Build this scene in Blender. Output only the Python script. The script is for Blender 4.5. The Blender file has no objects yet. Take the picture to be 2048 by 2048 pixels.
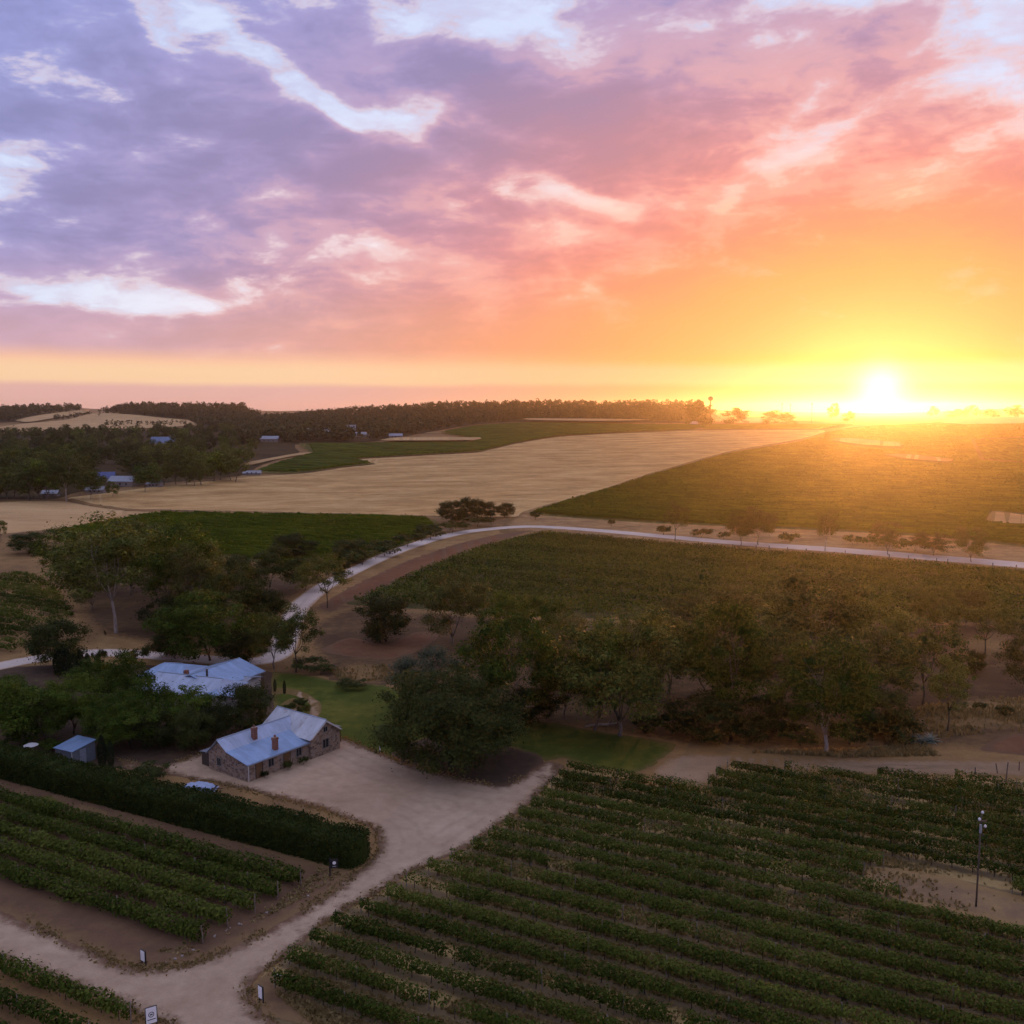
import bpy, bmesh, math, random
import numpy as np
from mathutils import Vector, Matrix, geometry
R = math.radians
rng = np.random.default_rng(7)
random.seed(7)
scene = bpy.context.scene
COL = scene.collection

# ------------------------------------------------------------------ camera
HC = 44.0                        # drone height above the yard
FPX = 1896.0                     # focal length in pixels of the 2048 px frame
TH = math.atan((1024 - 822) / FPX)
CT, ST = math.cos(TH), math.sin(TH)
cam = bpy.data.cameras.new('camera')
cam.sensor_fit = 'HORIZONTAL'; cam.sensor_width = 36
cam.lens = 36 * FPX / 2048
cam.clip_start = 0.5; cam.clip_end = 60000
camo = bpy.data.objects.new('camera', cam); COL.objects.link(camo)
camo.location = (0, 0, HC); camo.rotation_euler = (R(90) - TH, 0, 0)
scene.camera = camo

# ------------------------------------------------------------------ exposure
vs = scene.view_settings
vs.view_transform = 'Standard'; vs.look = 'None'; vs.exposure = 0.0; vs.gamma = 1.0
vs.use_curve_mapping = False
scene.render.engine = 'CYCLES'
scene.cycles.use_denoising = True
scene.cycles.use_adaptive_sampling = True; scene.cycles.adaptive_threshold = 0.03; scene.cycles.adaptive_min_samples = 16
scene.cycles.max_bounces = 5
scene.cycles.diffuse_bounces = 3
scene.cycles.glossy_bounces = 2
scene.cycles.transmission_bounces = 3
scene.cycles.transparent_max_bounces = 4
scene.cycles.volume_bounces = 0
scene.cycles.sample_clamp_indirect = 6.0

def lin(r, g, b):
    f = lambda c: (c / 255) / 12.92 if c / 255 <= 0.04045 else ((c / 255 + 0.055) / 1.055) ** 2.4
    return (f(r), f(g), f(b), 1.0)

def pray(px, py):
    """direction of the view ray through a photo pixel (arrays allowed)"""
    x = (np.asarray(px, float) - 1024) / FPX; u = (1024 - np.asarray(py, float)) / FPX
    return np.stack([x, CT + u * ST, -ST + u * CT], -1)

SUN_AZ, SUN_EL = R(21.1), R(1.25)

# ------------------------------------------------------------------ world
world = bpy.data.worlds.new('World'); scene.world = world
world.use_nodes = True
NT = world.node_tree; NT.nodes.clear()
class G:
    """tiny node-graph helper"""
    def __init__(s, nt): s.nt = nt
    def new(s, t, **kw):
        n = s.nt.nodes.new(t)
        for k, v in kw.items(): setattr(n, k, v)
        return n
    def link(s, a, b): s.nt.links.new(a, b)
    def put(s, sock, v):
        if isinstance(v, bpy.types.NodeSocket): s.nt.links.new(v, sock)
        else: sock.default_value = v
    def m(s, op, a, b=None, c=None, clamp=False):
        n = s.new('ShaderNodeMath', operation=op, use_clamp=clamp)
        for i, v in enumerate((a, b, c)):
            if v is not None: s.put(n.inputs[i], v)
        return n.outputs[0]
    def vm(s, op, a, b=None, scale=None):
        n = s.new('ShaderNodeVectorMath', operation=op)
        s.put(n.inputs[0], a)
        if b is not None: s.put(n.inputs[1], b)
        if scale is not None: s.put(n.inputs['Scale'], scale)
        return n.outputs['Value'] if op in ('DOT_PRODUCT', 'LENGTH', 'DISTANCE') else n.outputs[0]
    def mix(s, f, a, b, blend='MIX'):
        n = s.new('ShaderNodeMix', data_type='RGBA', blend_type=blend)
        n.clamp_factor = True
        s.put(n.inputs[0], f); s.put(n.inputs[6], a); s.put(n.inputs[7], b)
        return n.outputs[2]
    def ss(s, v, lo, hi):
        n = s.new('ShaderNodeMapRange', interpolation_type='SMOOTHSTEP')
        s.put(n.inputs[0], v)
        if lo < hi:
            n.inputs[1].default_value = lo; n.inputs[2].default_value = hi
            n.inputs[3].default_value = 0; n.inputs[4].default_value = 1
        else:
            n.inputs[1].default_value = hi; n.inputs[2].default_value = lo
            n.inputs[3].default_value = 1; n.inputs[4].default_value = 0
        return n.outputs[0]
    def ramp(s, v, stops):
        n = s.new('ShaderNodeValToRGB'); cr = n.color_ramp
        while len(cr.elements) > 1: cr.elements.remove(cr.elements[-1])
        for i, (p, c) in enumerate(stops):
            e = cr.elements[0] if i == 0 else cr.elements.new(p)
            e.position = p; e.color = c if len(c) == 4 else (*c, 1)
        s.put(n.inputs[0], v)
        return n.outputs[0]
    def noise(s, vec, scale, detail=4, rough=0.55, dist=0.0, col=False):
        n = s.new('ShaderNodeTexNoise')
        s.put(n.inputs['Vector'], vec)
        n.inputs['Scale'].default_value = scale; n.inputs['Detail'].default_value = detail
        n.inputs['Roughness'].default_value = rough; n.inputs['Distortion'].default_value = dist
        return n.outputs[1 if col else 0]
    def comb(s, x, y, z=0.0):
        n = s.new('ShaderNodeCombineXYZ')
        for i, v in enumerate((x, y, z)): s.put(n.inputs[i], v)
        return n.outputs[0]
    def sep(s, v):
        n = s.new('ShaderNodeSeparateXYZ'); s.put(n.inputs[0], v)
        return n.outputs

def build_world():
    g = G(NT)
    out = g.new('ShaderNodeOutputWorld'); bg = g.new('ShaderNodeBackground')
    tc = g.new('ShaderNodeTexCoord')
    d = g.vm('NORMALIZE', tc.outputs['Generated'])
    X, Y, Z = g.sep(d)
    E = g.m('ARCSINE', Z); A = g.m('ARCTAN2', X, Y)
    AE = g.comb(A, E, 0.0)
    zc = g.m('ADD', g.m('MAXIMUM', Z, 0.0), 0.10)
    P = g.comb(g.m('DIVIDE', X, zc), g.m('DIVIDE', Y, zc), 0.0)
    # --- cloud field: fractal cover with the larger openings of this evening sky
    P2 = g.vm('ADD', P, (3.1, 1.7, 0.4))
    n1 = g.noise(P2, 0.62, 4, 0.56, 0.0)
    AEt = g.comb(g.m('MULTIPLY_ADD', E, 0.5, A), g.m('MULTIPLY_ADD', A, -0.25, g.m('MULTIPLY', E, 2.6)), 2.0)
    n3 = g.noise(AEt, 11.0, 6, 0.63, 0.2)
    F = g.m('ADD', g.m('MULTIPLY', g.m('SUBTRACT', n1, 0.5), 1.9), 0.52)
    F = g.m('ADD', F, g.m('MULTIPLY', g.m('SUBTRACT', n3, 0.5), 2.1))
    def ang(px, py):
        r = pray(px * 1.06, py * 1.06)
        return math.atan2(r[0], r[1]), math.atan2(r[2], math.hypot(r[0], r[1]))
    wc = g.noise(AE, 7.0, 2, 0.62, 0.0, True)
    wx, wy, _ = g.sep(wc)
    Aw = g.m('MULTIPLY_ADD', g.m('SUBTRACT', wx, 0.5), 0.16, A)
    Ew_ = g.m('MULTIPLY_ADD', g.m('SUBTRACT', wy, 0.5), 0.10, E)
    def blob(px, py, rx, ry, rot, w):
        nonlocal F
        a, e = ang(px, py); k = 1.06 / FPX * 1.0
        rx *= k; ry *= k; c, s_ = math.cos(R(rot)), math.sin(R(rot))
        u = g.m('MULTIPLY_ADD', Ew_, -s_ / rx, g.m('MULTIPLY_ADD', Aw, c / rx, (-a * c + e * s_) / rx))
        v = g.m('MULTIPLY_ADD', Ew_, c / ry, g.m('MULTIPLY_ADD', Aw, s_ / ry, (-a * s_ - e * c) / ry))
        q = g.m('SUBTRACT', 1.0, g.m('MULTIPLY_ADD', v, v, g.m('MULTIPLY', u, u)), clamp=True)
        F = g.m('MULTIPLY_ADD', g.m('MULTIPLY', q, q), w * (0.56 if w < 0 else 0.8), F)
    # openings (px, py in the 1932 px view, radii, tilt down to the right, weight)
    for b in [(930, 25, 230, 95, 0, -1.0), (470, 100, 400, 46, 23, -0.95), (690, 215, 190, 36, 27, -0.8),
              (40, 280, 200, 80, -18, -0.6), (90, 110, 240, 90, 10, -0.30), (560, 472, 310, 40, 3, -1.05),
              (100, 525, 300, 30, 4, -0.7), (300, 570, 190, 36, 0, -0.8), (1060, 362, 240, 38, 12, -1.05),
              (1885, 55, 150, 70, 10, -0.55), (1530, 8, 210, 60, 0, -0.65), (1490, 277, 130, 32, -5, -0.55),
              (1370, 365, 110, 26, -35, -0.55), (775, 232, 60, 36, 0, -0.6), (1240, 132, 110, 45, -10, -0.5),
              (840, 402, 150, 30, 8, -0.45), (1930, 190, 170, 40, 10, -0.4), (1330, 620, 120, 14, -22, -0.35),
              (1540, 150, 60, 120, 8, -0.25),
              (540, 230, 520, 110, 20, 0.45), (800, 130, 300, 80, 22, 0.5), (1280, 200, 560, 170, -6, 0.5),
              (300, 400, 620, 60, 4, 0.3), (1600, 500, 900, 240, -8, 0.7), (800, 640, 2000, 70, 0, 0.5),
              (1060, 180, 300, 80, -12, 0.35), (1650, 130, 260, 90, 0, 0.35)]:
        blob(*b)
    # more open towards the zenith and behind, as the top of the photo suggests
    F = g.m('SUBTRACT', F, g.m('MULTIPLY', g.ss(E, 0.40, 0.9), 0.20))
    cov = g.m('MAXIMUM', g.ss(F, -0.06, 0.58), g.m('MULTIPLY', g.ss(n3, 0.40, 0.62), 0.34))
    # --- warm to cool with distance from the sun
    dA = g.m('MULTIPLY', g.m('SUBTRACT', A, SUN_AZ), 0.65)
    dE = g.m('MULTIPLY', g.m('SUBTRACT', E, SUN_EL), 1.25)
    t = g.m('SQRT', g.m('ADD', g.m('MULTIPLY', dA, dA), g.m('MULTIPLY', dE, dE)))
    tn = g.m('ADD', g.m('DIVIDE', t, 0.67), g.m('MULTIPLY', g.m('SUBTRACT', n3, 0.5), 0.10))
    cloud = g.ramp(tn, [(0.0, lin(246, 162, 108)), (0.11, lin(250, 160, 108)), (0.22, lin(252, 162, 104)),
                        (0.31, lin(247, 150, 118)), (0.40, lin(234, 146, 138)), (0.50, lin(208, 146, 158)),
                        (0.60, lin(184, 146, 174)), (0.72, lin(160, 145, 188)), (1.0, lin(143, 147, 200))])
    gap = g.ramp(tn, [(0.0, lin(255, 220, 150)), (0.25, lin(255, 190, 125)), (0.42, lin(252, 214, 200)),
                      (0.60, lin(247, 240, 250)), (0.80, lin(226, 232, 252)), (1.0, lin(206, 220, 252))])
    gap = g.mix(g.ss(E, 0.19, 0.33), gap, lin(214, 224, 252))
    # soft light and dark inside the cloud sheet, warm rims where it thins
    n2 = g.noise(g.vm('ADD', P, (9.0, 4.0, 3.0)), 1.5, 3, 0.55, 0.0)
    thick = g.ss(g.m('ADD', F, g.m('MULTIPLY', g.m('SUBTRACT', n2, 0.5), 0.9)), 0.35, 1.15)
    shade = g.m('MULTIPLY_ADD', thick, -0.30, 1.20)
    shade = g.mix(g.ss(t, 0.10, 0.34), (1, 1, 1, 1), g.comb(shade, shade, shade))
    cloud = g.mix(1.0, cloud, shade, 'MULTIPLY')
    cloud = g.mix(g.m('MULTIPLY', g.ss(thick, 0.55, 0.0), g.m('MULTIPLY', g.ss(t, 0.62, 0.3), 0.35)), cloud, lin(250, 190, 168))
    low = g.ss(E, 0.17, 0.055)
    cloud = g.mix(g.m('MULTIPLY', low, 0.55), cloud, g.mix(g.ss(t, 0.62, 0.15), lin(240, 184, 176), lin(255, 178, 112)))
    rim = g.m('MULTIPLY', g.ss(cov, 0.95, 0.6), g.ss(cov, 0.25, 0.6))
    cloud = g.mix(g.m('MULTIPLY', rim, 0.35), cloud, lin(248, 205, 190))
    sky = g.mix(cov, gap, cloud)
    # --- clear strip and dust bank above the horizon
    wob = g.m('MULTIPLY', g.m('SUBTRACT', g.noise(g.comb(g.m('MULTIPLY', A, 6.0), 0.3), 1.2, 4), 0.5), 0.006)
    Ew = g.m('ADD', E, wob)
    near = g.ss(t, 0.42, 0.06)
    strip = g.mix(near, lin(252, 212, 170), lin(248, 190, 140))
    sky = g.mix(g.ss(Ew, 0.066, 0.046), sky, g.mix(near, lin(250, 196, 164), lin(252, 172, 96)))
    sky = g.mix(g.m('MULTIPLY', g.ss(Ew, 0.054, 0.040), 0.9), sky, strip)
    bank = g.mix(near, lin(226, 174, 172), lin(238, 160, 100))
    sky = g.mix(g.m('MULTIPLY', g.ss(Ew, 0.031, 0.022), 0.85), sky, bank)
    # --- the sun's own brilliance low in the haze
    sv = (math.sin(SUN_AZ) * math.cos(SUN_EL), math.cos(SUN_AZ) * math.cos(SUN_EL), math.sin(SUN_EL))
    dsun = g.m('ARCCOSINE', g.m('MINIMUM', g.vm('DOT_PRODUCT', d, sv), 0.999999))
    def lobe(width, amp):
        q = g.m('DIVIDE', dsun, width)
        return g.m('MULTIPLY', g.m('EXPONENT', g.m('MULTIPLY', g.m('MULTIPLY', q, q), -1.0)), amp)
    l1 = lobe(0.020, 1.2); l2 = lobe(0.05, 0.05)
    glow = g.vm('ADD', g.vm('SCALE', (1.0, 0.9, 0.62), scale=l1), g.vm('SCALE', (1.0, 0.72, 0.22), scale=l2))
    # thin clear-air light of a low sun under it all
    ns = g.new('ShaderNodeTexSky', sky_type='NISHITA')
    ns.sun_disc = False; ns.sun_elevation = SUN_EL; ns.sun_rotation = SUN_AZ
    ns.dust_density = 3.0; ns.altitude = 300
    sky = g.vm('ADD', sky, glow)
    sky = g.vm('ADD', sky, g.vm('SCALE', ns.outputs[0], scale=0.012))
    g.link(sky, bg.inputs[0]); bg.inputs[1].default_value = 1.0
    g.link(bg.outputs[0], out.inputs[0])
build_world()
world.cycles.sampling_method = 'MANUAL'; world.cycles.sample_map_resolution = 256

# ------------------------------------------------------------------ sun
sun = bpy.data.lights.new('sun', 'SUN')
sun.energy = 5.0; sun.angle = R(0.6); sun.color = (1.0, 0.41, 0.11)
suno = bpy.data.objects.new('sun', sun); COL.objects.link(suno)
sdir = Vector((math.sin(SUN_AZ) * math.cos(SUN_EL), math.cos(SUN_AZ) * math.cos(SUN_EL), math.sin(SUN_EL)))
suno.rotation_euler = sdir.to_track_quat('Z', 'Y').to_euler()
suno.location = (300, 800, 200)

# ------------------------------------------------------------------ terrain function
def sstep(a, b, x):
    t = np.clip((x - a) / (b - a), 0, 1); return t * t * (3 - 2 * t)
CREST_PX = [-900, -200, 0, 90, 160, 200, 260, 380, 490, 510, 560, 640, 720, 800, 900, 1000, 1100, 1200, 1300, 1400, 1440, 1500, 3000]
CREST_Y = [812, 812, 812, 808, 808, 818, 803, 804, 806, 818, 824, 818, 811, 806, 802, 798, 799, 801, 800, 800, 826, 840, 840]
def hgt(x, y):
    x = np.asarray(x, float); y = np.asarray(y, float)
    d = np.hypot(x, y); az = np.arctan2(x, y)
    base = 24 * sstep(430, 2000, d)
    px = 1024 + FPX * np.tan(np.clip(az, -1.2, 1.2))
    cy = np.interp(px, CREST_PX, CREST_Y)
    D1 = 2350
    zc = HC + (822 - cy - 10.5) / FPX * D1
    front = np.where(np.abs(az) < 1.1, 1.0, 0.0)
    rise = np.maximum(zc - 24, 0) * sstep(1780, D1, d) * (1 - 0.6 * sstep(2500, 4000, d)) * front
    far = (sstep(4300, 5800, d) * (1 - sstep(5800, 7000, d))) * (20 + 14 * np.sin(az * 9.0 + 1.0) + 26 * sstep(0.36, 0.5, az) + 12 * sstep(0.0, -0.3, az))
    return base + rise + np.maximum(far, 0)

DS = np.concatenate([[0], np.geomspace(30, 7000, 420)])
def at(px, py, z=None):
    """world point(s) where the photo pixel meets the ground (or height z)"""
    r = pray(px, py)
    if z is not None:
        t = (z - HC) / r[..., 2]
        return np.stack([r[..., 0] * t, r[..., 1] * t, np.full(np.shape(t), float(z))], -1)
    single = r.ndim == 1
    r = np.atleast_2d(r)
    rh = np.hypot(r[:, 0], r[:, 1]); ux = r[:, 0] / rh; uy = r[:, 1] / rh; sl = r[:, 2] / rh
    hx = hgt(ux[:, None] * DS, uy[:, None] * DS)
    diff = HC + sl[:, None] * DS - hx
    below = diff <= 0
    below[:, -1] = True
    k = np.maximum(np.argmax(below, 1), 1)
    i = np.arange(len(k))
    d0, d1 = DS[k - 1], DS[k]
    for _ in range(12):
        dm = (d0 + d1) / 2
        f = HC + sl * dm - hgt(ux * dm, uy * dm)
        d0 = np.where(f > 0, dm, d0); d1 = np.where(f > 0, d1, dm)
    dm = (d0 + d1) / 2
    p = np.stack([ux * dm, uy * dm, hgt(ux * dm, uy * dm)], -1)
    return p[0] if single else p
def top_z(base, px, py):
    """height reached above a base point by the photo pixel (px,py)"""
    r = pray(px, py); t = base[1] / r[1]
    return HC + r[2] * t
def metres(base, wpx):
    return wpx / FPX * math.hypot(base[1], HC - base[2]) * 1.0

# ------------------------------------------------------------------ object helpers
def tag(o, label=None, cat=None, group=None, kind=None):
    if label: o['label'] = label
    if cat: o['category'] = cat
    if group: o['group'] = group
    if kind: o['kind'] = kind
    return o
def link(name, me, mat=None, parent=None, loc=None):
    o = bpy.data.objects.new(name, me); COL.objects.link(o)
    if mat is not None and me is not None and not me.materials: me.materials.append(mat)
    if parent is not None: o.parent = parent
    if loc is not None: o.location = loc
    return o
def empty(name, loc=(0, 0, 0), rz=0.0):
    o = bpy.data.objects.new(name, None); COL.objects.link(o)
    o.location = [float(c) for c in loc]; o.rotation_euler = (0, 0, rz); o.empty_display_size = 0.3
    return o
def fast_mesh(name, V, n):
    """mesh of separate n-gons from V (k*n,3)"""
    V = np.ascontiguousarray(V, dtype=np.float32); k = len(V) // n
    me = bpy.data.meshes.new(name)
    me.vertices.add(len(V)); me.vertices.foreach_set('co', V.ravel())
    me.loops.add(len(V)); me.loops.foreach_set('vertex_index', np.arange(len(V), dtype=np.int32))
    me.polygons.add(k); me.polygons.foreach_set('loop_start', np.arange(0, len(V), n, dtype=np.int32))
    me.update(calc_edges=True)
    return me
def py_mesh(name, V, Fc, smooth=False):
    me = bpy.data.meshes.new(name)
    me.from_pydata([tuple(map(float, v)) for v in V], [], [tuple(int(i) for i in f) for f in Fc])
    if smooth: me.polygons.foreach_set('use_smooth', [True] * len(me.polygons))
    me.update()
    return me
class MB:
    def __init__(s): s.v = []; s.f = []
    def add(s, V, Fc):
        o = len(s.v); s.v += [tuple(v) for v in V]; s.f += [tuple(i + o for i in f) for f in Fc]; return s
    def box(s, x0, x1, y0, y1, z0, z1):
        V = [(x, y, z) for z in (z0, z1) for y in (y0, y1) for x in (x0, x1)]
        return s.add(V, [(0, 2, 3, 1), (4, 5, 7, 6), (0, 1, 5, 4), (2, 6, 7, 3), (0, 4, 6, 2), (1, 3, 7, 5)])
    def tube(s, pts, rad, n=7, cap=True):
        pts = [np.array(p, float) for p in pts]; rings = []
        for i, p in enumerate(pts):
            dr = pts[min(i + 1, len(pts) - 1)] - pts[max(i - 1, 0)]
            dr /= (np.linalg.norm(dr) + 1e-9)
            a = np.cross(dr, (0, 0, 1.0) if abs(dr[2]) < 0.9 else (1.0, 0, 0)); a /= np.linalg.norm(a) + 1e-9
            b = np.cross(dr, a)
            rings.append([p + rad[i] * (a * math.cos(q) + b * math.sin(q)) for q in np.linspace(0, 2 * math.pi, n, endpoint=False)])
        V = [v for r in rings for v in r]; Fc = []
        for i in range(len(pts) - 1):
            for j in range(n):
                k = (j + 1) % n
                Fc.append((i * n + j, i * n + k, (i + 1) * n + k, (i + 1) * n + j))
        if cap:
            Fc.append(tuple(range(n))[::-1]); Fc.append(tuple((len(pts) - 1) * n + j for j in range(n)))
        return s.add(V, Fc)
    def slab(s, quad, th):
        """thin plate from 4 corner points, thickness downwards along its normal"""
        q = [np.array(p, float) for p in quad]
        nrm = np.cross(q[1] - q[0], q[3] - q[0]); nrm /= np.linalg.norm(nrm)
        if nrm[2] < 0: nrm = -nrm
        lo = [p - nrm * th for p in q]
        V = q + lo
        return s.add(V, [(0, 1, 2, 3), (7, 6, 5, 4), (0, 4, 5, 1), (1, 5, 6, 2), (2, 6, 7, 3), (3, 7, 4, 0)])
    def mesh(s, name, smooth=False): return py_mesh(name, s.v, s.f, smooth)
    def build(s, name, mat, parent=None, smooth=False):
        me = s.mesh(name, smooth)
        bm = bmesh.new(); bm.from_mesh(me); bmesh.ops.recalc_face_normals(bm, faces=bm.faces); bm.to_mesh(me); bm.free()
        return link(name, me, mat, parent)

# ------------------------------------------------------------------ materials
def mat_new(name):
    m = bpy.data.materials.new(name); m.use_nodes = True
    nt = m.node_tree; nt.nodes.clear()
    g = G(nt)
    out = g.new('ShaderNodeOutputMaterial'); b = g.new('ShaderNodeBsdfPrincipled')
    g.link(b.outputs[0], out.inputs[0])
    b.inputs['Roughness'].default_value = 0.85
    b.inputs['Specular IOR Level'].default_value = 0.04
    return m, g, b, out
def bump(g, b, h, strength, dist):
    n = g.new('ShaderNodeBump'); n.inputs['Strength'].default_value = strength; n.inputs['Distance'].default_value = dist
    g.put(n.inputs['Height'], h); g.link(n.outputs[0], b.inputs['Normal'])
def pos(g):
    return g.new('ShaderNodeNewGeometry').outputs['Position']
def objco(g):
    return g.new('ShaderNodeTexCoord').outputs['Object']
MATS = {}
def plain(name, col, rough=0.7, metal=0.0, var=0.15, scale=3.0, bmp=0.0):
    if name in MATS: return MATS[name]
    m, g, b, o = mat_new(name)
    n = g.noise(objco(g), scale, 5, 0.6)
    k = g.m('MULTIPLY_ADD', n, 2 * var, 1 - var)
    c = g.mix(1.0, (*col, 1), g.comb(k, k, k), 'MULTIPLY')
    g.link(c, b.inputs['Base Color'])
    b.inputs['Roughness'].default_value = rough; b.inputs['Metallic'].default_value = metal; b.inputs['Specular IOR Level'].default_value = 0.3
    if bmp: bump(g, b, n, 0.5, bmp)
    MATS[name] = m
    return m
def foliage(name, c1, c2, c3, cl=0.45, transl=0.25, rough=0.6):
    """leaf faces: tone differs leaf by leaf and clump by clump"""
    m, g, b, out = mat_new(name)
    geo = g.new('ShaderNodeNewGeometry')
    n = g.noise(geo.outputs['Position'], cl, 3, 0.6)
    oi = g.new('ShaderNodeObjectInfo')
    f = g.m('ADD', g.m('MULTIPLY', geo.outputs['Random Per Island'], 0.45), g.m('MULTIPLY', n, 0.65))
    f = g.m('ADD', f, g.m('MULTIPLY', g.m('SUBTRACT', oi.outputs['Random'], 0.5), 0.42))
    c = g.ramp(f, [(0.2, c1), (0.55, c2), (0.9, c3)])
    g.link(c, b.inputs['Base Color']); b.inputs['Roughness'].default_value = rough
    tr = g.new('ShaderNodeBsdfTranslucent')
    g.link(g.mix(1.0, c, (1.25, 1.15, 0.6, 1), 'MULTIPLY'), tr.inputs[0])
    mx = g.new('ShaderNodeMixShader'); mx.inputs[0].default_value = transl
    g.link(b.outputs[0], mx.inputs[1]); g.link(tr.outputs[0], mx.inputs[2]); g.link(mx.outputs[0], out.inputs[0])
    MATS[name] = m
    return m
foliage('leaf_euc', (0.026, 0.036, 0.008), (0.060, 0.076, 0.016), (0.165, 0.178, 0.038), 0.35)  # lightest leaf tone raised to stand in for sunlit crown tops
foliage('leaf_euc_green', (0.024, 0.042, 0.006), (0.062, 0.096, 0.013), (0.195, 0.240, 0.032), 0.35)  # greener gum leaf; brightest tone lifted partly to imitate sun on the crowns
foliage('leaf_dark', (0.015, 0.022, 0.007), (0.034, 0.046, 0.013), (0.068, 0.084, 0.022), 0.5)
foliage('leaf_garden', (0.022, 0.040, 0.006), (0.052, 0.088, 0.012), (0.115, 0.160, 0.022), 0.4)
foliage('leaf_grey', (0.035, 0.050, 0.032), (0.065, 0.086, 0.055), (0.11, 0.135, 0.09), 0.5)
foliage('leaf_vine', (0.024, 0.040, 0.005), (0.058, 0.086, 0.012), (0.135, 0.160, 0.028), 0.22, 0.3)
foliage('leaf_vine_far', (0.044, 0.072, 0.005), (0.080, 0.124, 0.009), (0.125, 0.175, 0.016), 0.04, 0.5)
foliage('leaf_hedge', (0.017, 0.028, 0.006), (0.036, 0.052, 0.011), (0.066, 0.086, 0.020), 0.6, 0.15)
foliage('leaf_pine', (0.009, 0.016, 0.008), (0.018, 0.030, 0.013), (0.034, 0.048, 0.022), 0.8, 0.1)
foliage('leaf_brown', (0.032, 0.036, 0.009), (0.064, 0.070, 0.018), (0.140, 0.140, 0.038), 0.5, 0.2)
foliage('leaf_ridge', (0.022, 0.022, 0.010), (0.042, 0.042, 0.018), (0.078, 0.074, 0.028), 0.01, 0.15)
foliage('dry_grass', (0.19, 0.14, 0.060), (0.29, 0.215, 0.095), (0.40, 0.31, 0.15), 0.5, 0.25, 0.8)
foliage('leaf_agave', (0.13, 0.17, 0.14), (0.20, 0.25, 0.21), (0.28, 0.33, 0.28), 1.0, 0.05)

def bark(name, c1, c2):
    m, g, b, o = mat_new(name)
    n = g.noise(g.vm('MULTIPLY', objco(g), (1.6, 1.6, 0.35)), 2.2, 6, 0.65, 0.6)
    g.link(g.ramp(n, [(0.32, c1), (0.62, c2)]), b.inputs['Base Color'])
    bump(g, b, n, 0.6, 0.05)
    MATS[name] = m
bark('bark_grey', (0.07, 0.055, 0.045), (0.20, 0.16, 0.13))
bark('bark_pale', (0.15, 0.12, 0.095), (0.36, 0.30, 0.25))
bark('bark_dark', (0.03, 0.025, 0.02), (0.085, 0.07, 0.055))

PHI = R(-26.5)                       # bearing of the vine rows
RU = np.array([math.cos(PHI), math.sin(PHI)]); RN = np.array([-math.sin(PHI), math.cos(PHI)])

def ground_mat(name, cols, s1=0.05, s2=0.6, fine=6.0, edge=None, edge_w=1.2, tracks=0.0, stretch=None, rows=None, bmp=0.03, rough=0.95):
    """cols: three earth colours; edge: colour the sheet wears out to at its rim"""
    m, g, b, o = mat_new(name)
    wm = lambda c: (c[0] * 1.04, c[1] * 0.93, c[2] * 0.68)
    cols = [wm(c) for c in cols]; edge = wm(edge) if edge is not None else None
    p = pos(g)
    q = g.vm('MULTIPLY', p, (1, 1, 0.0))
    if stretch is not None:
        ang, kx = stretch
        mp = g.new('ShaderNodeMapping'); mp.inputs['Rotation'].default_value = (0, 0, -ang)
        g.link(q, mp.inputs[0]); q2 = g.vm('MULTIPLY', mp.outputs[0], (kx, 1, 1))
    else: q2 = q
    a = g.noise(q2, s1, 6, 0.6, 0.3); c = g.noise(q2, s2, 6, 0.62, 0.2); f = g.noise(q, fine, 4, 0.7)
    v = g.m('ADD', g.m('MULTIPLY', a, 0.62), g.m('MULTIPLY', c, 0.38))
    v = g.m('ADD', v, g.m('MULTIPLY', g.m('SUBTRACT', f, 0.5), 0.22))
    col = g.ramp(v, [(0.33, (*cols[0], 1)), (0.5, (*cols[1], 1)), (0.66, (*cols[2], 1))])
    if rows is not None:
        # bare strip under each vine row, dry sward between
        w = g.vm('DOT_PRODUCT', p, (float(RN[0]), float(RN[1]), 0))
        ph = g.m('COSINE', g.m('MULTIPLY', g.m('SUBTRACT', w, rows[0]), 2 * math.pi / rows[1]))
        ph = g.m('ADD', ph, g.m('MULTIPLY', g.m('SUBTRACT', c, 0.5), 3.0))
        col = g.mix(g.m('MULTIPLY', g.ss(ph, -0.2, 0.8), 0.8), col, (*rows[2], 1))
    at_ = g.new('ShaderNodeAttribute', attribute_name='edge'); e = at_.outputs['Fac']
    if tracks:
        en = g.m('ADD', e, g.m('MULTIPLY', g.m('SUBTRACT', g.noise(q, 0.12, 3), 0.5), 2.0))
        wv = g.m('SINE', g.m('MULTIPLY', en, 3.3))
        tn = g.m('MULTIPLY', g.ss(wv, 0.2, 1.0), g.ss(g.noise(q, 0.07, 3), 0.42, 0.6))
        k = g.m('SUBTRACT', 1.0, g.m('MULTIPLY', tn, tracks))
        col = g.mix(1.0, col, g.comb(k, k, k), 'MULTIPLY')
    if edge is not None:
        en = g.m('ADD', e, g.m('MULTIPLY', g.m('SUBTRACT', g.noise(q, 0.9, 6, 0.7), 0.5), edge_w * 2.2))
        col = g.mix(g.ss(en, edge_w, 0.0), col, (*edge, 1))
    g.link(col, b.inputs['Base Color']); b.inputs['Roughness'].default_value = rough
    bump(g, b, g.m('ADD', f, g.m('MULTIPLY', c, 2.0)), 0.6, bmp)
    MATS[name] = m
    return m
SOIL = (0.150, 0.098, 0.078); SOILP = (0.115, 0.078, 0.070); STRAW = (0.33, 0.235, 0.135); STRAWD = (0.235, 0.155, 0.088)
ground_mat('m_ground', (SOILP, STRAWD, STRAW), 0.022, 0.25, 3.0)
ground_mat('m_gravel', ((0.31, 0.240, 0.205), (0.42, 0.335, 0.30), (0.52, 0.425, 0.395)), 0.07, 0.7, 6.0, SOIL, 1.5, 0.08, bmp=0.06)
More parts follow.
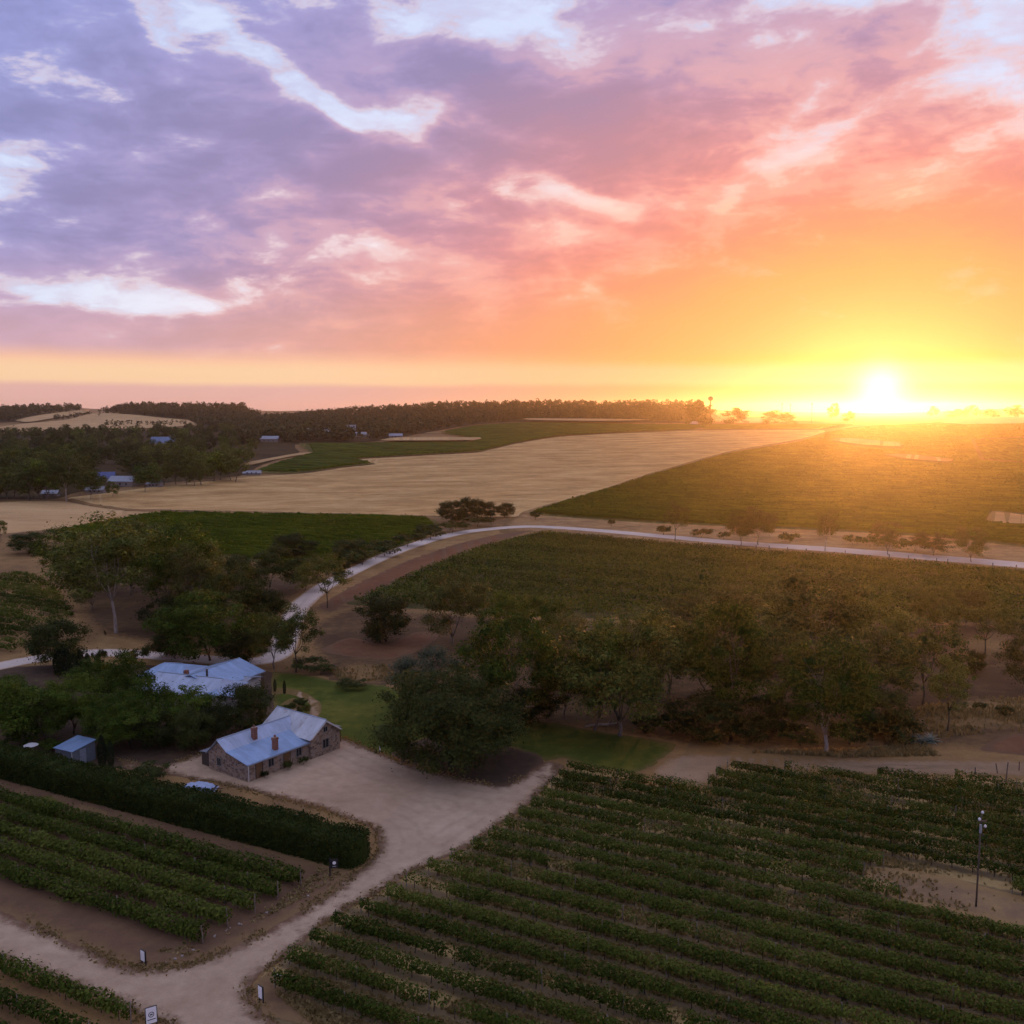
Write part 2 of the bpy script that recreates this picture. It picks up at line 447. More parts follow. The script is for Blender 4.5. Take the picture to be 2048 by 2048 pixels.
ground_mat('m_road', ((0.48, 0.46, 0.53), (0.56, 0.53, 0.61), (0.62, 0.59, 0.67)), 0.03, 0.3, 4.0, (0.40, 0.30, 0.24), 0.9, 0.12)
ground_mat('m_lawn', ((0.042, 0.066, 0.016), (0.066, 0.094, 0.022), (0.150, 0.150, 0.042)), 0.06, 0.5, 10.0, (0.13, 0.115, 0.05), 1.2)
ground_mat('m_mulch', ((0.050, 0.038, 0.036), (0.076, 0.057, 0.053), (0.11, 0.085, 0.075)), 0.1, 0.9, 8.0, SOILP, 0.8)
ground_mat('m_soil', ((0.105, 0.070, 0.058), SOIL, (0.21, 0.145, 0.105)), 0.06, 0.5, 5.0, (0.20, 0.14, 0.09), 2.0)
ground_mat('m_track', ((0.20, 0.145, 0.115), (0.29, 0.215, 0.175), (0.37, 0.28, 0.23)), 0.05, 0.4, 5.0, STRAWD, 1.6, 0.2)
ground_mat('m_path', ((0.26, 0.19, 0.155), (0.33, 0.25, 0.205), (0.38, 0.29, 0.25)), 0.2, 1.0, 8.0, (0.16, 0.12, 0.06), 0.4)
ground_mat('m_stubble', ((0.25, 0.155, 0.078), (0.46, 0.315, 0.168), (0.62, 0.46, 0.27)), 0.045, 0.25, 0.9, (0.50, 0.37, 0.22), 3.0, 0.0, (R(14), 0.5))
ground_mat('m_verge', ((0.17, 0.11, 0.072), (0.30, 0.205, 0.125), (0.44, 0.315, 0.20)), 0.06, 0.3, 1.5, (0.16, 0.11, 0.065), 4.0)
ground_mat('m_straw', ((0.38, 0.26, 0.155), (0.50, 0.36, 0.225), (0.58, 0.43, 0.28)), 0.03, 0.2, 1.0, (0.40, 0.29, 0.18), 3.0, 0.0, (R(-10), 0.3))
ground_mat('m_vinesoil', ((0.22, 0.165, 0.095), (0.30, 0.23, 0.13), (0.42, 0.325, 0.19)), 0.09, 0.8, 5.0, None, 1, 0, None, (0.0, 2.95, (0.13, 0.095, 0.055)))
ground_mat('m_vinesoil_green', ((0.055, 0.058, 0.030), (0.075, 0.075, 0.036), (0.12, 0.105, 0.055)), 0.07, 0.7, 5.0, None)
ground_mat('m_farvine', ((0.050, 0.055, 0.018), (0.075, 0.080, 0.026), (0.11, 0.10, 0.038)), 0.01, 0.1, 1.0, (0.14, 0.12, 0.05), 3.0)
ground_mat('m_litter', ((0.070, 0.046, 0.036), (0.10, 0.068, 0.050), (0.18, 0.125, 0.078)), 0.06, 0.5, 4.0, STRAWD, 4.0)
ground_mat('m_drygrass', ((0.15, 0.10, 0.06), (0.22, 0.15, 0.085), (0.32, 0.225, 0.125)), 0.09, 0.7, 5.0, (0.10, 0.068, 0.050), 4.5)
ground_mat('m_servtrack', ((0.17, 0.12, 0.095), (0.23, 0.165, 0.125), (0.33, 0.24, 0.14)), 0.12, 0.7, 5.0, (0.28, 0.20, 0.115), 2.2, 0.15)
ground_mat('m_bare_far', ((0.26, 0.18, 0.11), (0.34, 0.245, 0.15), (0.42, 0.30, 0.19)), 0.03, 0.2, 1.0, (0.20, 0.15, 0.08), 1.2)
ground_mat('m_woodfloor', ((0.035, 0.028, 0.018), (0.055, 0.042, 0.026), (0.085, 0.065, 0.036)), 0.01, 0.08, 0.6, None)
ground_mat('m_rust', ((0.12, 0.060, 0.045), (0.155, 0.085, 0.062), (0.20, 0.12, 0.085)), 0.08, 0.6, 4.0, SOIL, 1.2)

# ------------------------------------------------------------------ ground sheets
def poly_inside(pt, poly):
    x, y = pt[:, 0], pt[:, 1]; ins = np.zeros(len(pt), bool); n = len(poly)
    for i in range(n):
        x0, y0 = poly[i]; x1, y1 = poly[(i + 1) % n]
        c = ((y0 > y) != (y1 > y)) & (x < (x1 - x0) * (y - y0) / ((y1 - y0) or 1e-9) + x0)
        ins ^= c
    return ins
def smooth_poly(P, closed=True, step=7.0):
    """Catmull-Rom through the given outline, resampled"""
    P = np.array(P, float); n = len(P); out = []
    for i in range(n if closed else n - 1):
        p0, p1, p2, p3 = (P[(i + k) % n] if closed else P[min(max(i + k, 0), n - 1)] for k in (-1, 0, 1, 2))
        m = max(2, int(np.linalg.norm(p2 - p1) / step))
        for t in np.arange(m) / m:
            a = 0.5 * (2 * p1 + (p2 - p0) * t + (2 * p0 - 5 * p1 + 4 * p2 - p3) * t * t + (3 * p1 - p0 - 3 * p2 + p3) * t ** 3)
            l = p1 + (p2 - p1) * t
            out.append(0.6 * a + 0.4 * l)
    if not closed: out.append(P[-1])
    return np.array(out)
def seg_dist(pt, B):
    a = B; b = np.roll(B, -1, 0); ab = b - a
    t = np.clip(((pt[:, None] - a) * ab).sum(-1) / ((ab ** 2).sum(-1) + 1e-12), 0, 1)
    return np.sqrt((((a + t[..., None] * ab) - pt[:, None]) ** 2).sum(-1)).min(1)
SHEETS = {}
def sheet(name, poly, mat, level, kind='structure', jit=0.25, smooth=True, step=7.0):
    B = smooth_poly(poly, True, step) if smooth else np.array(poly, float)
    lo, hi = B.min(0), B.max(0)
    pts = []
    y = lo[1]
    while y < hi[1]:
        dy = float(np.clip((y - 822) * 0.06, 1.6, 14)); y += dy
        xs = np.arange(lo[0] + rng.random() * 10, hi[0], float(np.clip(dy * 3, 10, 26)))
        pts.append(np.stack([xs, np.full(len(xs), y)], -1))
    I = np.concatenate(pts); I = I[poly_inside(I, B)]
    if len(I):
        dd = seg_dist(I, B); I = I[dd > 2.5]
    n = len(B); allp = np.concatenate([B, I])
    r = geometry.delaunay_2d_cdt([Vector(p) for p in allp], [], [list(range(n))], 1, 1e-4)
    vv = np.array([tuple(v) for v in r[0]]); faces = r[2]
    W = at(vv[:, 0], vv[:, 1]); WB = at(B[:, 0], B[:, 1])
    e = seg_dist(W[:, :2], WB[:, :2])
    on = e < 0.02
    seg = float(np.median(np.linalg.norm(np.diff(WB[:, :2], axis=0), axis=1)))
    jit = min(jit, 0.3 * seg)
    if jit:
        k = np.sin(W[:, 0] * 1.7 + W[:, 1] * 0.9) + np.sin(W[:, 0] * 0.6 - W[:, 1] * 1.3) * 0.8
        W[on, 0] += (k[on] * 0.5 + rng.normal(0, 0.5, on.sum())) * jit
        W[on, 1] += (np.roll(k, 3)[on] * 0.5 + rng.normal(0, 0.5, on.sum())) * jit
    d = np.hypot(W[:, 0], W[:, 1])
    W[:, 2] = hgt(W[:, 0], W[:, 1]) + 0.005 * level + np.maximum(d - 420, 0) * 0.00045 * level
    me = py_mesh(name, W, faces)
    fl = [p.normal.z < 0 for p in me.polygons]
    if fl and sum(fl) > len(fl) / 2: me.flip_normals()
    a = me.attributes.new('edge', 'FLOAT', 'POINT'); a.data.foreach_set('value', np.minimum(e, 14).astype(np.float32))
    o = link(name, me, MATS[mat]); tag(o, kind=kind)
    SHEETS[name] = WB
    return o
def ribbon(name, cl, width, mat, level, cross=9, step=8.0):
    """road ribbon along a pixel centre line; width in metres at each point"""
    C = smooth_poly([(p[0], p[1]) for p in cl], False, step)
    wid = np.interp(np.linspace(0, 1, len(C)), np.linspace(0, 1, len(cl)), width)
    Wp = at(C[:, 0], C[:, 1])[:, :2]
    for _ in range(3): Wp[1:-1] = (Wp[:-2] + 2 * Wp[1:-1] + Wp[2:]) / 4
    T = np.gradient(Wp, axis=0); T /= np.linalg.norm(T, axis=1)[:, None]; Nn = np.stack([-T[:, 1], T[:, 0]], -1)
    V = []; E_ = []; Fc = []
    for i in range(len(C)):
        for j in range(cross):
            t = j / (cross - 1) - 0.5
            wj = wid[i] * (1 + (rng.normal(0, 0.02) if j in (0, cross - 1) else 0))
            p = Wp[i] + Nn[i] * t * wj
            V.append((p[0], p[1])); E_.append(wid[i] * (0.5 - abs(t)))
    V = np.array(V); d = np.hypot(V[:, 0], V[:, 1])
    z = hgt(V[:, 0], V[:, 1]) + 0.005 * level + np.maximum(d - 420, 0) * 0.00045 * level
    tt = np.tile(np.linspace(-1, 1, cross), len(C)); z += 0.05 * (1 - tt ** 2)
    for i in range(len(C) - 1):
        for j in range(cross - 1):
            k = i * cross + j
            Fc.append((k, k + cross, k + cross + 1, k + 1))
    me = py_mesh(name, np.column_stack([V, z]), Fc, True)
    if me.polygons[0].normal.z < 0: me.flip_normals()
    a = me.attributes.new('edge', 'FLOAT', 'POINT'); a.data.foreach_set('value', np.array(E_, np.float32))
    return tag(link(name, me, MATS[mat]), kind='structure')

def build_terrain():
    d = np.concatenate([np.linspace(6, 60, 10, endpoint=False), np.geomspace(60, 7300, 200)])
    az = np.concatenate([np.arange(-180, -36, 4), np.arange(-36, 36, 0.4), np.arange(36, 180, 4)])
    a = np.radians(az); na, nd = len(a), len(d)
    X = np.sin(a)[None] * d[:, None]; Y = np.cos(a)[None] * d[:, None]; Zz = hgt(X, Y)
    V = np.concatenate([np.stack([X, Y, Zz], -1).reshape(-1, 3), [[0, 0, 0]]])
    idx = np.arange(nd * na).reshape(nd, na); nx = np.roll(idx, -1, 1)
    q = np.stack([idx[:-1], nx[:-1], nx[1:], idx[1:]], -1).reshape(-1, 4)
    Fc = [tuple(r[::-1]) for r in q.tolist()] + [(nd * na, int(nx[0, i]), int(idx[0, i])) for i in range(na)]
    me = py_mesh('ground', V, Fc, True)
    if me.polygons[100].normal.z < 0: me.flip_normals()
    at_ = me.attributes.new('edge', 'FLOAT', 'POINT'); at_.data.foreach_set('value', np.full(len(V), 14, np.float32))
    tag(link('ground', me, MATS['m_ground']), kind='structure')
build_terrain()

# far farmland
sheet('stubble_field', [(134, 998), (217, 986), (326, 972), (435, 961), (507, 954), (616, 947), (690, 936), (752, 929), (730, 924), (700, 921), (817, 914), (926, 908), (962, 905), (1035, 888), (1118, 875), (1216, 869), (1300, 866), (1397, 862), (1648, 862), (1594, 880), (1455, 904), (1300, 947), (1216, 975), (1143, 996), (1046, 1023), (1027, 1034), (864, 1031), (709, 1027), (600, 1025), (543, 1023), (326, 1019), (254, 1017)], 'm_stubble', 2, jit=0.6)
sheet('dry_paddock', [(-120, 1006), (0, 1005), (60, 1002), (128, 1003), (190, 1014), (254, 1022), (340, 1026), (230, 1044), (110, 1058), (0, 1068), (-120, 1074)], 'm_straw', 3, jit=0.6)
sheet('field_track', [(128, 999), (145, 998), (190, 1009), (254, 1017), (330, 1021), (330, 1024), (254, 1021), (190, 1013), (150, 1005)], 'm_track', 4, jit=0.2)
sheet('far_green_field', [(500, 944), (560, 926), (620, 908), (600, 888), (745, 888), (800, 887), (940, 886), (960, 880), (880, 866), (950, 852), (1053, 846), (1300, 850), (1400, 850), (1700, 850), (1648, 860), (1397, 860), (1300, 864), (1216, 867), (1118, 873), (1035, 886), (962, 903), (926, 906), (817, 912), (700, 919), (750, 928), (690, 934), (616, 945), (560, 948)], 'm_farvine', 3, jit=1.0)
sheet('far_straw_strip', [(800, 880), (960, 880), (945, 885), (800, 886), (760, 885)], 'm_straw', 10, jit=0.5)
sheet('far_straw_strip', [(1053, 843), (1200, 844), (1300, 846), (1200, 848), (1060, 846)], 'm_straw', 10, jit=0.5)
sheet('far_track', [(1385, 862), (1420, 852), (1450, 845), (1456, 846), (1424, 855), (1398, 863)], 'm_track', 5, jit=0.3)
sheet('far_track', [(480, 930), (540, 918), (600, 908), (660, 905), (660, 908), (600, 912), (545, 922), (490, 934)], 'm_straw', 5, jit=0.3)
sheet('hill_field', [(-40, 862), (40, 850), (130, 842), (190, 828), (260, 831), (330, 838), (375, 842), (390, 852), (300, 858), (150, 860), (40, 866)], 'm_straw', 3, jit=1.0)
sheet('hill_field', [(30, 843), (80, 832), (165, 822), (180, 826), (120, 836), (60, 846)], 'm_straw', 3, jit=1.0)
sheet('vineyard_ground', [(1056, 1026), (1143, 999), (1216, 978), (1300, 950), (1455, 907), (1600, 883), (1648, 866), (1760, 852), (2200, 846), (2200, 1106), (2048, 1094), (1900, 1077), (1700, 1064), (1500, 1055), (1300, 1046), (1150, 1036)], 'm_farvine', 2, jit=0.6)
sheet('bare_strip', [(1655, 886), (1700, 884), (1800, 893), (1800, 900), (1720, 896)], 'm_bare_far', 14, jit=0.5)
sheet('bare_strip', [(1765, 914), (1830, 916), (1905, 925), (1895, 929), (1820, 924)], 'm_bare_far', 14, jit=0.5)
sheet('bare_strip', [(1985, 1024), (2060, 1032), (2150, 1040), (2150, 1066), (2048, 1052), (1975, 1046)], 'm_bare_far', 14, jit=0.5)
sheet('far_paddock', [(1400, 842), (1560, 838), (1640, 842), (1500, 848)], 'm_straw', 3, jit=1.0)
sheet('far_paddock', [(1880, 846), (1960, 834), (2120, 830), (2120, 848), (2000, 854)], 'm_straw', 3, jit=1.0)
sheet('road_verge', [(1046, 1026), (1150, 1032), (1300, 1040), (1500, 1049), (1700, 1059), (1900, 1072), (2048, 1090), (2200, 1104), (2200, 1160), (2048, 1142), (1900, 1128), (1700, 1112), (1500, 1099), (1300, 1082), (1150, 1068), (1070, 1064), (1000, 1066), (1010, 1046)], 'm_verge', 1, jit=0.4)
sheet('vineyard_ground', [(280, 1030), (326, 1025), (543, 1028), (709, 1032), (858, 1036), (880, 1058), (800, 1095), (700, 1128), (600, 1140), (480, 1120), (300, 1095), (110, 1062), (200, 1046)], 'm_farvine', 2, jit=0.4)
sheet('vineyard_ground', [(1080, 1064), (1150, 1069), (1300, 1083), (1500, 1100), (1800, 1122), (2200, 1158), (2200, 1262), (2000, 1252), (1900, 1242), (1500, 1240), (1300, 1236), (1100, 1236), (900, 1222), (690, 1208), (760, 1178), (860, 1132), (960, 1094)], 'm_vinesoil_green', 2, jit=0.4)
sheet('road_bank', [(640, 1210), (720, 1165), (800, 1128), (900, 1092), (1000, 1068), (1060, 1062), (960, 1094), (860, 1132), (760, 1178), (690, 1208), (660, 1225)], 'm_rust', 3, jit=0.4)
sheet('woodland_floor', [(600, 1260), (700, 1215), (900, 1226), (1100, 1240), (1500, 1244), (1900, 1246), (2200, 1266), (2200, 1520), (2048, 1512), (1900, 1500), (1700, 1505), (1500, 1500), (1351, 1494), (1300, 1482), (1165, 1460), (1000, 1445), (850, 1400), (774, 1376), (640, 1330)], 'm_litter', 1, jit=0.5)
sheet('woodland_floor', [(120, 1130), (260, 1090), (420, 1110), (560, 1150), (640, 1150), (610, 1185), (575, 1215), (560, 1290), (480, 1312), (330, 1296), (230, 1275), (160, 1250), (150, 1190)], 'm_litter', 1, jit=0.5)
sheet('grass_patch', [(1760, 1455), (1850, 1410), (1960, 1392), (2100, 1400), (2200, 1430), (2200, 1470), (2048, 1462), (1950, 1470), (1850, 1480), (1780, 1500)], 'm_drygrass', 3, jit=0.8)
sheet('grass_patch', [(1880, 1300), (1920, 1268), (2000, 1262), (2060, 1290), (1990, 1330), (1920, 1340)], 'm_drygrass', 3, jit=0.8)
sheet('grass_patch', [(640, 1345), (690, 1318), (760, 1325), (800, 1345), (770, 1372), (690, 1368)], 'm_drygrass', 3, jit=0.8)
sheet('bare_soil', [(640, 1300), (700, 1275), (770, 1290), (830, 1265), (880, 1268), (840, 1300), (780, 1318), (690, 1312)], 'm_rust', 4, jit=0.6)
sheet('bare_soil', [(1960, 1500), (2010, 1472), (2100, 1468), (2200, 1490), (2200, 1530), (2060, 1512)], 'm_rust', 4, jit=0.8)
sheet('dirt_track', [(1290, 1548), (1340, 1512), (1400, 1506), (1600, 1515), (1800, 1518), (2048, 1520), (2200, 1530), (2200, 1572), (2048, 1556), (1850, 1552), (1700, 1548), (1600, 1542), (1470, 1530), (1440, 1546), (1415, 1576), (1330, 1566), (1265, 1552)], 'm_track', 3, jit=0.5)
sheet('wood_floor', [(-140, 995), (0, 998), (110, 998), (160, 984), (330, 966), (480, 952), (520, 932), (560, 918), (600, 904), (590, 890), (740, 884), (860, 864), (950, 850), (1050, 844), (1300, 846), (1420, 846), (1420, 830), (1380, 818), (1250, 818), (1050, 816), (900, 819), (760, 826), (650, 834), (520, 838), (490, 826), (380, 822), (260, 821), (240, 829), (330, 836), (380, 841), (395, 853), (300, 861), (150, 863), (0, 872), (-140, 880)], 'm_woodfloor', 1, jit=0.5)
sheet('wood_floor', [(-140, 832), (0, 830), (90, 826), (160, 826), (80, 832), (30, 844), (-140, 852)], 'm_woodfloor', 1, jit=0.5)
# near ground
sheet('vineyard_ground', [(1128, 1540), (1265, 1552), (1330, 1566), (1415, 1580), (1440, 1548), (1470, 1530), (1600, 1542), (1710, 1550), (1850, 1556), (2048, 1562), (2250, 1580), (2350, 1750), (2350, 2120), (700, 2120), (600, 2075), (545, 2035), (512, 2010), (508, 1975), (534, 1942), (580, 1912), (634, 1862), (683, 1830), (725, 1805), (774, 1780), (806, 1755), (870, 1727), (933, 1700), (985, 1665), (1039, 1627), (1085, 1583)], 'm_vinesoil', 1, jit=0.3)
sheet('service_track', [(1722, 1768), (1735, 1735), (1800, 1738), (1900, 1755), (2050, 1795), (2300, 1860), (2300, 1930), (2100, 1878), (2010, 1848), (1900, 1826), (1800, 1802)], 'm_servtrack', 3, jit=0.4)
sheet('lawn', [(545, 1345), (600, 1348), (672, 1362), (774, 1372), (830, 1395), (900, 1420), (1000, 1440), (1107, 1446), (1165, 1457), (1216, 1466), (1300, 1478), (1351, 1490), (1314, 1526), (1261, 1546), (1166, 1530), (1124, 1514), (1092, 1522), (1040, 1500), (960, 1480), (850, 1480), (795, 1518), (760, 1506), (690, 1488), (640, 1480), (560, 1440), (545, 1400)], 'm_lawn', 4, jit=0.25)
sheet('mulch_bed', [(784, 1512), (848, 1538), (933, 1561), (1007, 1573), (1040, 1558), (1086, 1526), (1075, 1508), (1040, 1500), (960, 1482), (880, 1472), (810, 1488)], 'm_mulch', 6, jit=0.2)
sheet('garden_ground', [(-100, 1350), (100, 1330), (300, 1330), (545, 1345), (545, 1440), (420, 1500), (420, 1540), (320, 1545), (180, 1530), (60, 1500), (-100, 1470)], 'm_mulch', 2, jit=0.3)
sheet('headland', [(-100, 1520), (60, 1555), (300, 1620), (500, 1680), (700, 1745), (670, 1788), (600, 1826), (538, 1862), (476, 1892), (414, 1919), (352, 1936), (286, 1940), (232, 1929), (157, 1893), (70, 1856), (0, 1827), (-100, 1790)], 'm_soil', 2, jit=0.3)
sheet('weed_patch', [(40, 1612), (90, 1592), (130, 1606), (110, 1628), (60, 1632)], 'm_lawn', 4, jit=0.5)
sheet('weed_patch', [(415, 1725), (450, 1708), (485, 1722), (470, 1742), (430, 1745)], 'm_lawn', 4, jit=0.5)
sheet('grass_patch', [(110, 1640), (160, 1612), (215, 1625), (190, 1655), (140, 1660)], 'm_soil', 4, jit=0.5)
sheet('gravel_driveway', [(689, 1478), (753, 1503), (800, 1522), (848, 1538), (933, 1560), (1007, 1571), (1040, 1556), (1092, 1524), (1128, 1533), (1085, 1580), (1039, 1624), (985, 1662), (933, 1698), (870, 1724), (806, 1752), (774, 1777), (725, 1802), (683, 1827), (634, 1860), (580, 1908), (534, 1939), (505, 1968), (503, 1998), (525, 2026), (567, 2050), (640, 2080), (740, 2120), (430, 2120), (330, 2052), (298, 2038), (248, 2018), (186, 1993), (124, 1968), (41, 1939), (0, 1920), (-100, 1878), (-100, 1782), (0, 1823), (70, 1852), (157, 1889), (232, 1926), (286, 1937), (352, 1933), (414, 1916), (476, 1889), (538, 1860), (600, 1823), (663, 1786), (700, 1753), (737, 1724), (758, 1695), (752, 1660), (700, 1640), (620, 1612), (540, 1592), (450, 1570), (370, 1556), (260, 1540), (240, 1520), (330, 1530), (420, 1500), (560, 1450)], 'm_gravel', 5, jit=0.2)
sheet('corner_island', [(514, 2014), (508, 1982), (520, 1962), (545, 1942), (575, 1960), (640, 2010), (740, 2060), (700, 2085), (600, 2050), (545, 2034)], 'm_soil', 7, jit=0.2)
sheet('garden_path', [(545, 1378), (575, 1376), (612, 1386), (638, 1404), (644, 1420), (632, 1438), (612, 1448), (600, 1440), (616, 1428), (622, 1412), (606, 1398), (575, 1388), (545, 1390)], 'm_path', 6, jit=0.1)
sheet('garden_path', [(560, 1410), (585, 1396), (604, 1406), (598, 1424), (580, 1432), (584, 1416), (592, 1408), (575, 1410)], 'm_path', 6, jit=0.1)
ribbon('gravel_road', [(-90, 1352), (0, 1332), (60, 1320), (130, 1309), (210, 1305), (300, 1310), (400, 1318), (490, 1324), (545, 1318), (566, 1295), (576, 1255), (595, 1216), (640, 1178), (700, 1145), (780, 1108), (860, 1080), (930, 1064), (1000, 1056), (1060, 1053), (1130, 1056), (1220, 1063), (1340, 1074), (1500, 1088), (1650, 1098), (1800, 1110), (1950, 1122), (2150, 1139)],
       [5.5, 5.5, 5.5, 5.5, 5.5, 5.5, 5.5, 5.5, 5.5, 5.5, 5.5, 6, 6.5, 7, 7.5, 8, 8.5, 9, 9.5, 10.5, 11, 11.5, 12, 12, 12, 12, 12], 'm_road', 6)

# ------------------------------------------------------------------ leaves and trees
def leaf_quads(C, size, aspect=0.55, up=0.3, droop=0.0, out=None):
    """rhombic leaf faces at centres C, turned roughly along 'out' where given"""
    n = len(C); size = np.broadcast_to(size, (n,))
    nr = rng.normal(size=(n, 3)) * (1.0 if out is None else 0.55); nr[:, 2] += up * 2
    if out is not None: nr += out / (np.linalg.norm(out, axis=1)[:, None] + 1e-9) * 1.3
    nr +=  1e-6; nr /= np.linalg.norm(nr, axis=1)[:, None]
    tg = rng.normal(size=(n, 3)); tg[:, 2] -= droop * 2
    tg -= (tg * nr).sum(1)[:, None] * nr; tg /= np.linalg.norm(tg, axis=1)[:, None] + 1e-9
    bt = np.cross(nr, tg)
    l = (size * 0.5)[:, None]; w = l * aspect
    V = np.stack([C - tg * l, C + bt * w - tg * l * 0.1, C + tg * l, C - bt * w - tg * l * 0.1], 1)
    return V.reshape(-1, 3)
def clump(c, r, n, flat=0.7):
    """points through an uneven clump, denser towards its outside and top"""
    d = rng.normal(size=(n, 3)); d /= np.linalg.norm(d, axis=1)[:, None]
    rad = r * rng.random(n) ** 0.45
    p = d * rad[:, None]; p[:, 2] *= flat
    return c + p
def make_tree(seed, h, cw, base, n_clump, n_leaf, leaf, clump_r, trunk_r, kind='spread', droop=0.2, forks=4, aspect=0.5):
    """returns (trunk mesh, crown mesh); h height, cw crown width, base crown-bottom height"""
    global rng
    keep = rng; rng = np.random.default_rng(seed)
    mb = MB()
    lean = rng.normal(0, 0.04, 2) * h
    fork_z = base * (0.75 + 0.3 * rng.random())
    fk = np.array([lean[0] * 0.5, lean[1] * 0.5, fork_z])
    mid = fk * 0.5 + np.array([rng.normal(0, 0.03) * h * 0.3, rng.normal(0, 0.03) * h * 0.3, 0])
    mb.tube([(0, 0, -0.4), (0, 0, 0.25), mid, fk], [trunk_r * 1.7, trunk_r * 1.15, trunk_r * 0.92, trunk_r * 0.8], 8)
    cz = (base + h) / 2 + (h - base) * 0.02; rz = (h - base) / 2; rx = cw / 2
    limbs = []
    for i in range(forks):
        a = 2 * math.pi * (i + rng.random() * 0.7) / forks
        rr = rx * (0.30 + 0.35 * rng.random())
        tip = np.array([math.cos(a) * rr + lean[0], math.sin(a) * rr + lean[1], base + (h - base) * (0.28 + 0.34 * rng.random())])
        m1 = fk + (tip - fk) * 0.45 + rng.normal(0, 0.035 * h, 3); r0 = trunk_r * (0.42 + 0.2 * rng.random())
        mb.tube([fk - (0, 0, 0.2), m1, tip], [r0, r0 * 0.7, r0 * 0.35], 6)
        limbs.append((fk, m1, tip, r0))
    P = []; O = []
    centres = []
    for i in range(n_clump):
        for _ in range(30):
            d = rng.normal(size=3); d /= np.linalg.norm(d)
            q = (0.28 + 0.72 * rng.random() ** 0.55)
            c = np.array([d[0] * rx * q, d[1] * rx * q, d[2] * rz * q])
            if kind == 'dome' and d[2] < -0.35: continue
            if kind == 'spread' and d[2] < -0.85: continue
            break
        c += (lean[0], lean[1], cz)
        r = clump_r * (0.65 + 0.7 * rng.random())
        c[2] = max(c[2], base * 0.7 + r * 0.4)
        centres.append((c, r))
        k = int(rng.integers(len(limbs))); best = min(limbs, key=lambda L: np.linalg.norm(L[2] - c))
        st = best[1] + (best[2] - best[1]) * (0.2 + 0.8 * rng.random())
        mb.tube([st, (st + c) / 2 + rng.normal(0, 0.25, 3), c], [best[3] * 0.22, best[3] * 0.14, best[3] * 0.05], 4, False)
    tot = sum(r ** 2 for _, r in centres)
    for c, r in centres:
        k = max(6, int(n_leaf * r * r / tot))
        sh = rng.normal(0, 0.18, (3, 3)) + np.eye(3)              # every clump has its own skewed shape
        q1 = c + (clump(np.zeros(3), r, k, 0.62)) @ sh
        # loose sprays, some hanging
        q2 = c + rng.normal(0, r * 0.62, (max(2, k // 6), 3)) * (1, 1, 0.8) - (0, 0, r * droop * 0.5)
        P.append(q1); P.append(q2); O.append(q1 - c + (0, 0, 0.25 * r)); O.append(q2 - c)
    P = np.concatenate(P); O = np.concatenate(O); kp = P[:, 2] > base * 0.45; P = P[kp]; O = O[kp]
    V = leaf_quads(P, leaf * (0.5 + 1.0 * rng.random(len(P)) ** 1.5), aspect, 0.2, droop, O)
    rng = keep
    tm = mb.mesh('trunk', True); cm = fast_mesh('crown', V, 4)
    return tm, cm
PROTO = {}
def proto(key, leafmat, barkmat, **kw):
    tm, cm = make_tree(**kw)
    tm.materials.append(MATS[barkmat]); cm.materials.append(MATS[leafmat])
    co = np.zeros(len(cm.vertices) * 3, np.float32); cm.vertices.foreach_get('co', co); co = co.reshape(-1, 3)
    PROTO[key] = (tm, cm, float(np.percentile(co[:, 2], 99.7)), float(np.percentile(np.abs(co[:, :2]), 98.5) * 2))
proto('euc_a', 'leaf_euc', 'bark_grey', seed=1, h=16, cw=13, base=2.6, n_clump=64, n_leaf=20125, leaf=0.34, clump_r=1.65, trunk_r=0.34, droop=0.5, forks=5)
proto('euc_b', 'leaf_euc', 'bark_grey', seed=2, h=16, cw=12, base=3.0, n_clump=52, n_leaf=16625, leaf=0.34, clump_r=1.55, trunk_r=0.28, droop=0.5, forks=4)
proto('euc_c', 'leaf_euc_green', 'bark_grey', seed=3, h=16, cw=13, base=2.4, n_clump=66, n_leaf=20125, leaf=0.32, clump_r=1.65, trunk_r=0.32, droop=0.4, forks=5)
proto('euc_open', 'leaf_euc', 'bark_dark', seed=4, h=14, cw=12, base=4.0, n_clump=36, n_leaf=10500, leaf=0.32, clump_r=1.45, trunk_r=0.24, droop=0.5, forks=6)
proto('euc_tall', 'leaf_euc', 'bark_pale', seed=5, h=20, cw=11, base=6.0, n_clump=54, n_leaf=10500, leaf=0.40, clump_r=1.7, trunk_r=0.36, droop=0.5, forks=4)
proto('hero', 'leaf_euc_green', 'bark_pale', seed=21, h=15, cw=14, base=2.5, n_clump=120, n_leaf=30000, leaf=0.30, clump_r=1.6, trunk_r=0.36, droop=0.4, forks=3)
proto('dark', 'leaf_dark', 'bark_dark', seed=7, h=14, cw=18, base=0.9, n_clump=150, n_leaf=46000, leaf=0.34, clump_r=1.9, trunk_r=0.42, kind='low', droop=0.2, forks=6)
proto('dense', 'leaf_dark', 'bark_dark', seed=8, h=8, cw=9, base=0.5, n_clump=60, n_leaf=14875, leaf=0.29, clump_r=1.25, trunk_r=0.2, kind='low', forks=5)
proto('garden_a', 'leaf_garden', 'bark_dark', seed=9, h=9, cw=8, base=1.2, n_clump=60, n_leaf=15750, leaf=0.26, clump_r=1.15, trunk_r=0.18, kind='low', forks=5)
proto('garden_b', 'leaf_garden', 'bark_dark', seed=10, h=9, cw=9, base=1.0, n_clump=64, n_leaf=15750, leaf=0.27, clump_r=1.25, trunk_r=0.18, kind='low', forks=5)
proto('grey', 'leaf_grey', 'bark_grey', seed=11, h=9, cw=8, base=2.2, n_clump=32, n_leaf=7875, leaf=0.27, clump_r=1.2, trunk_r=0.2, droop=0.3, forks=4)
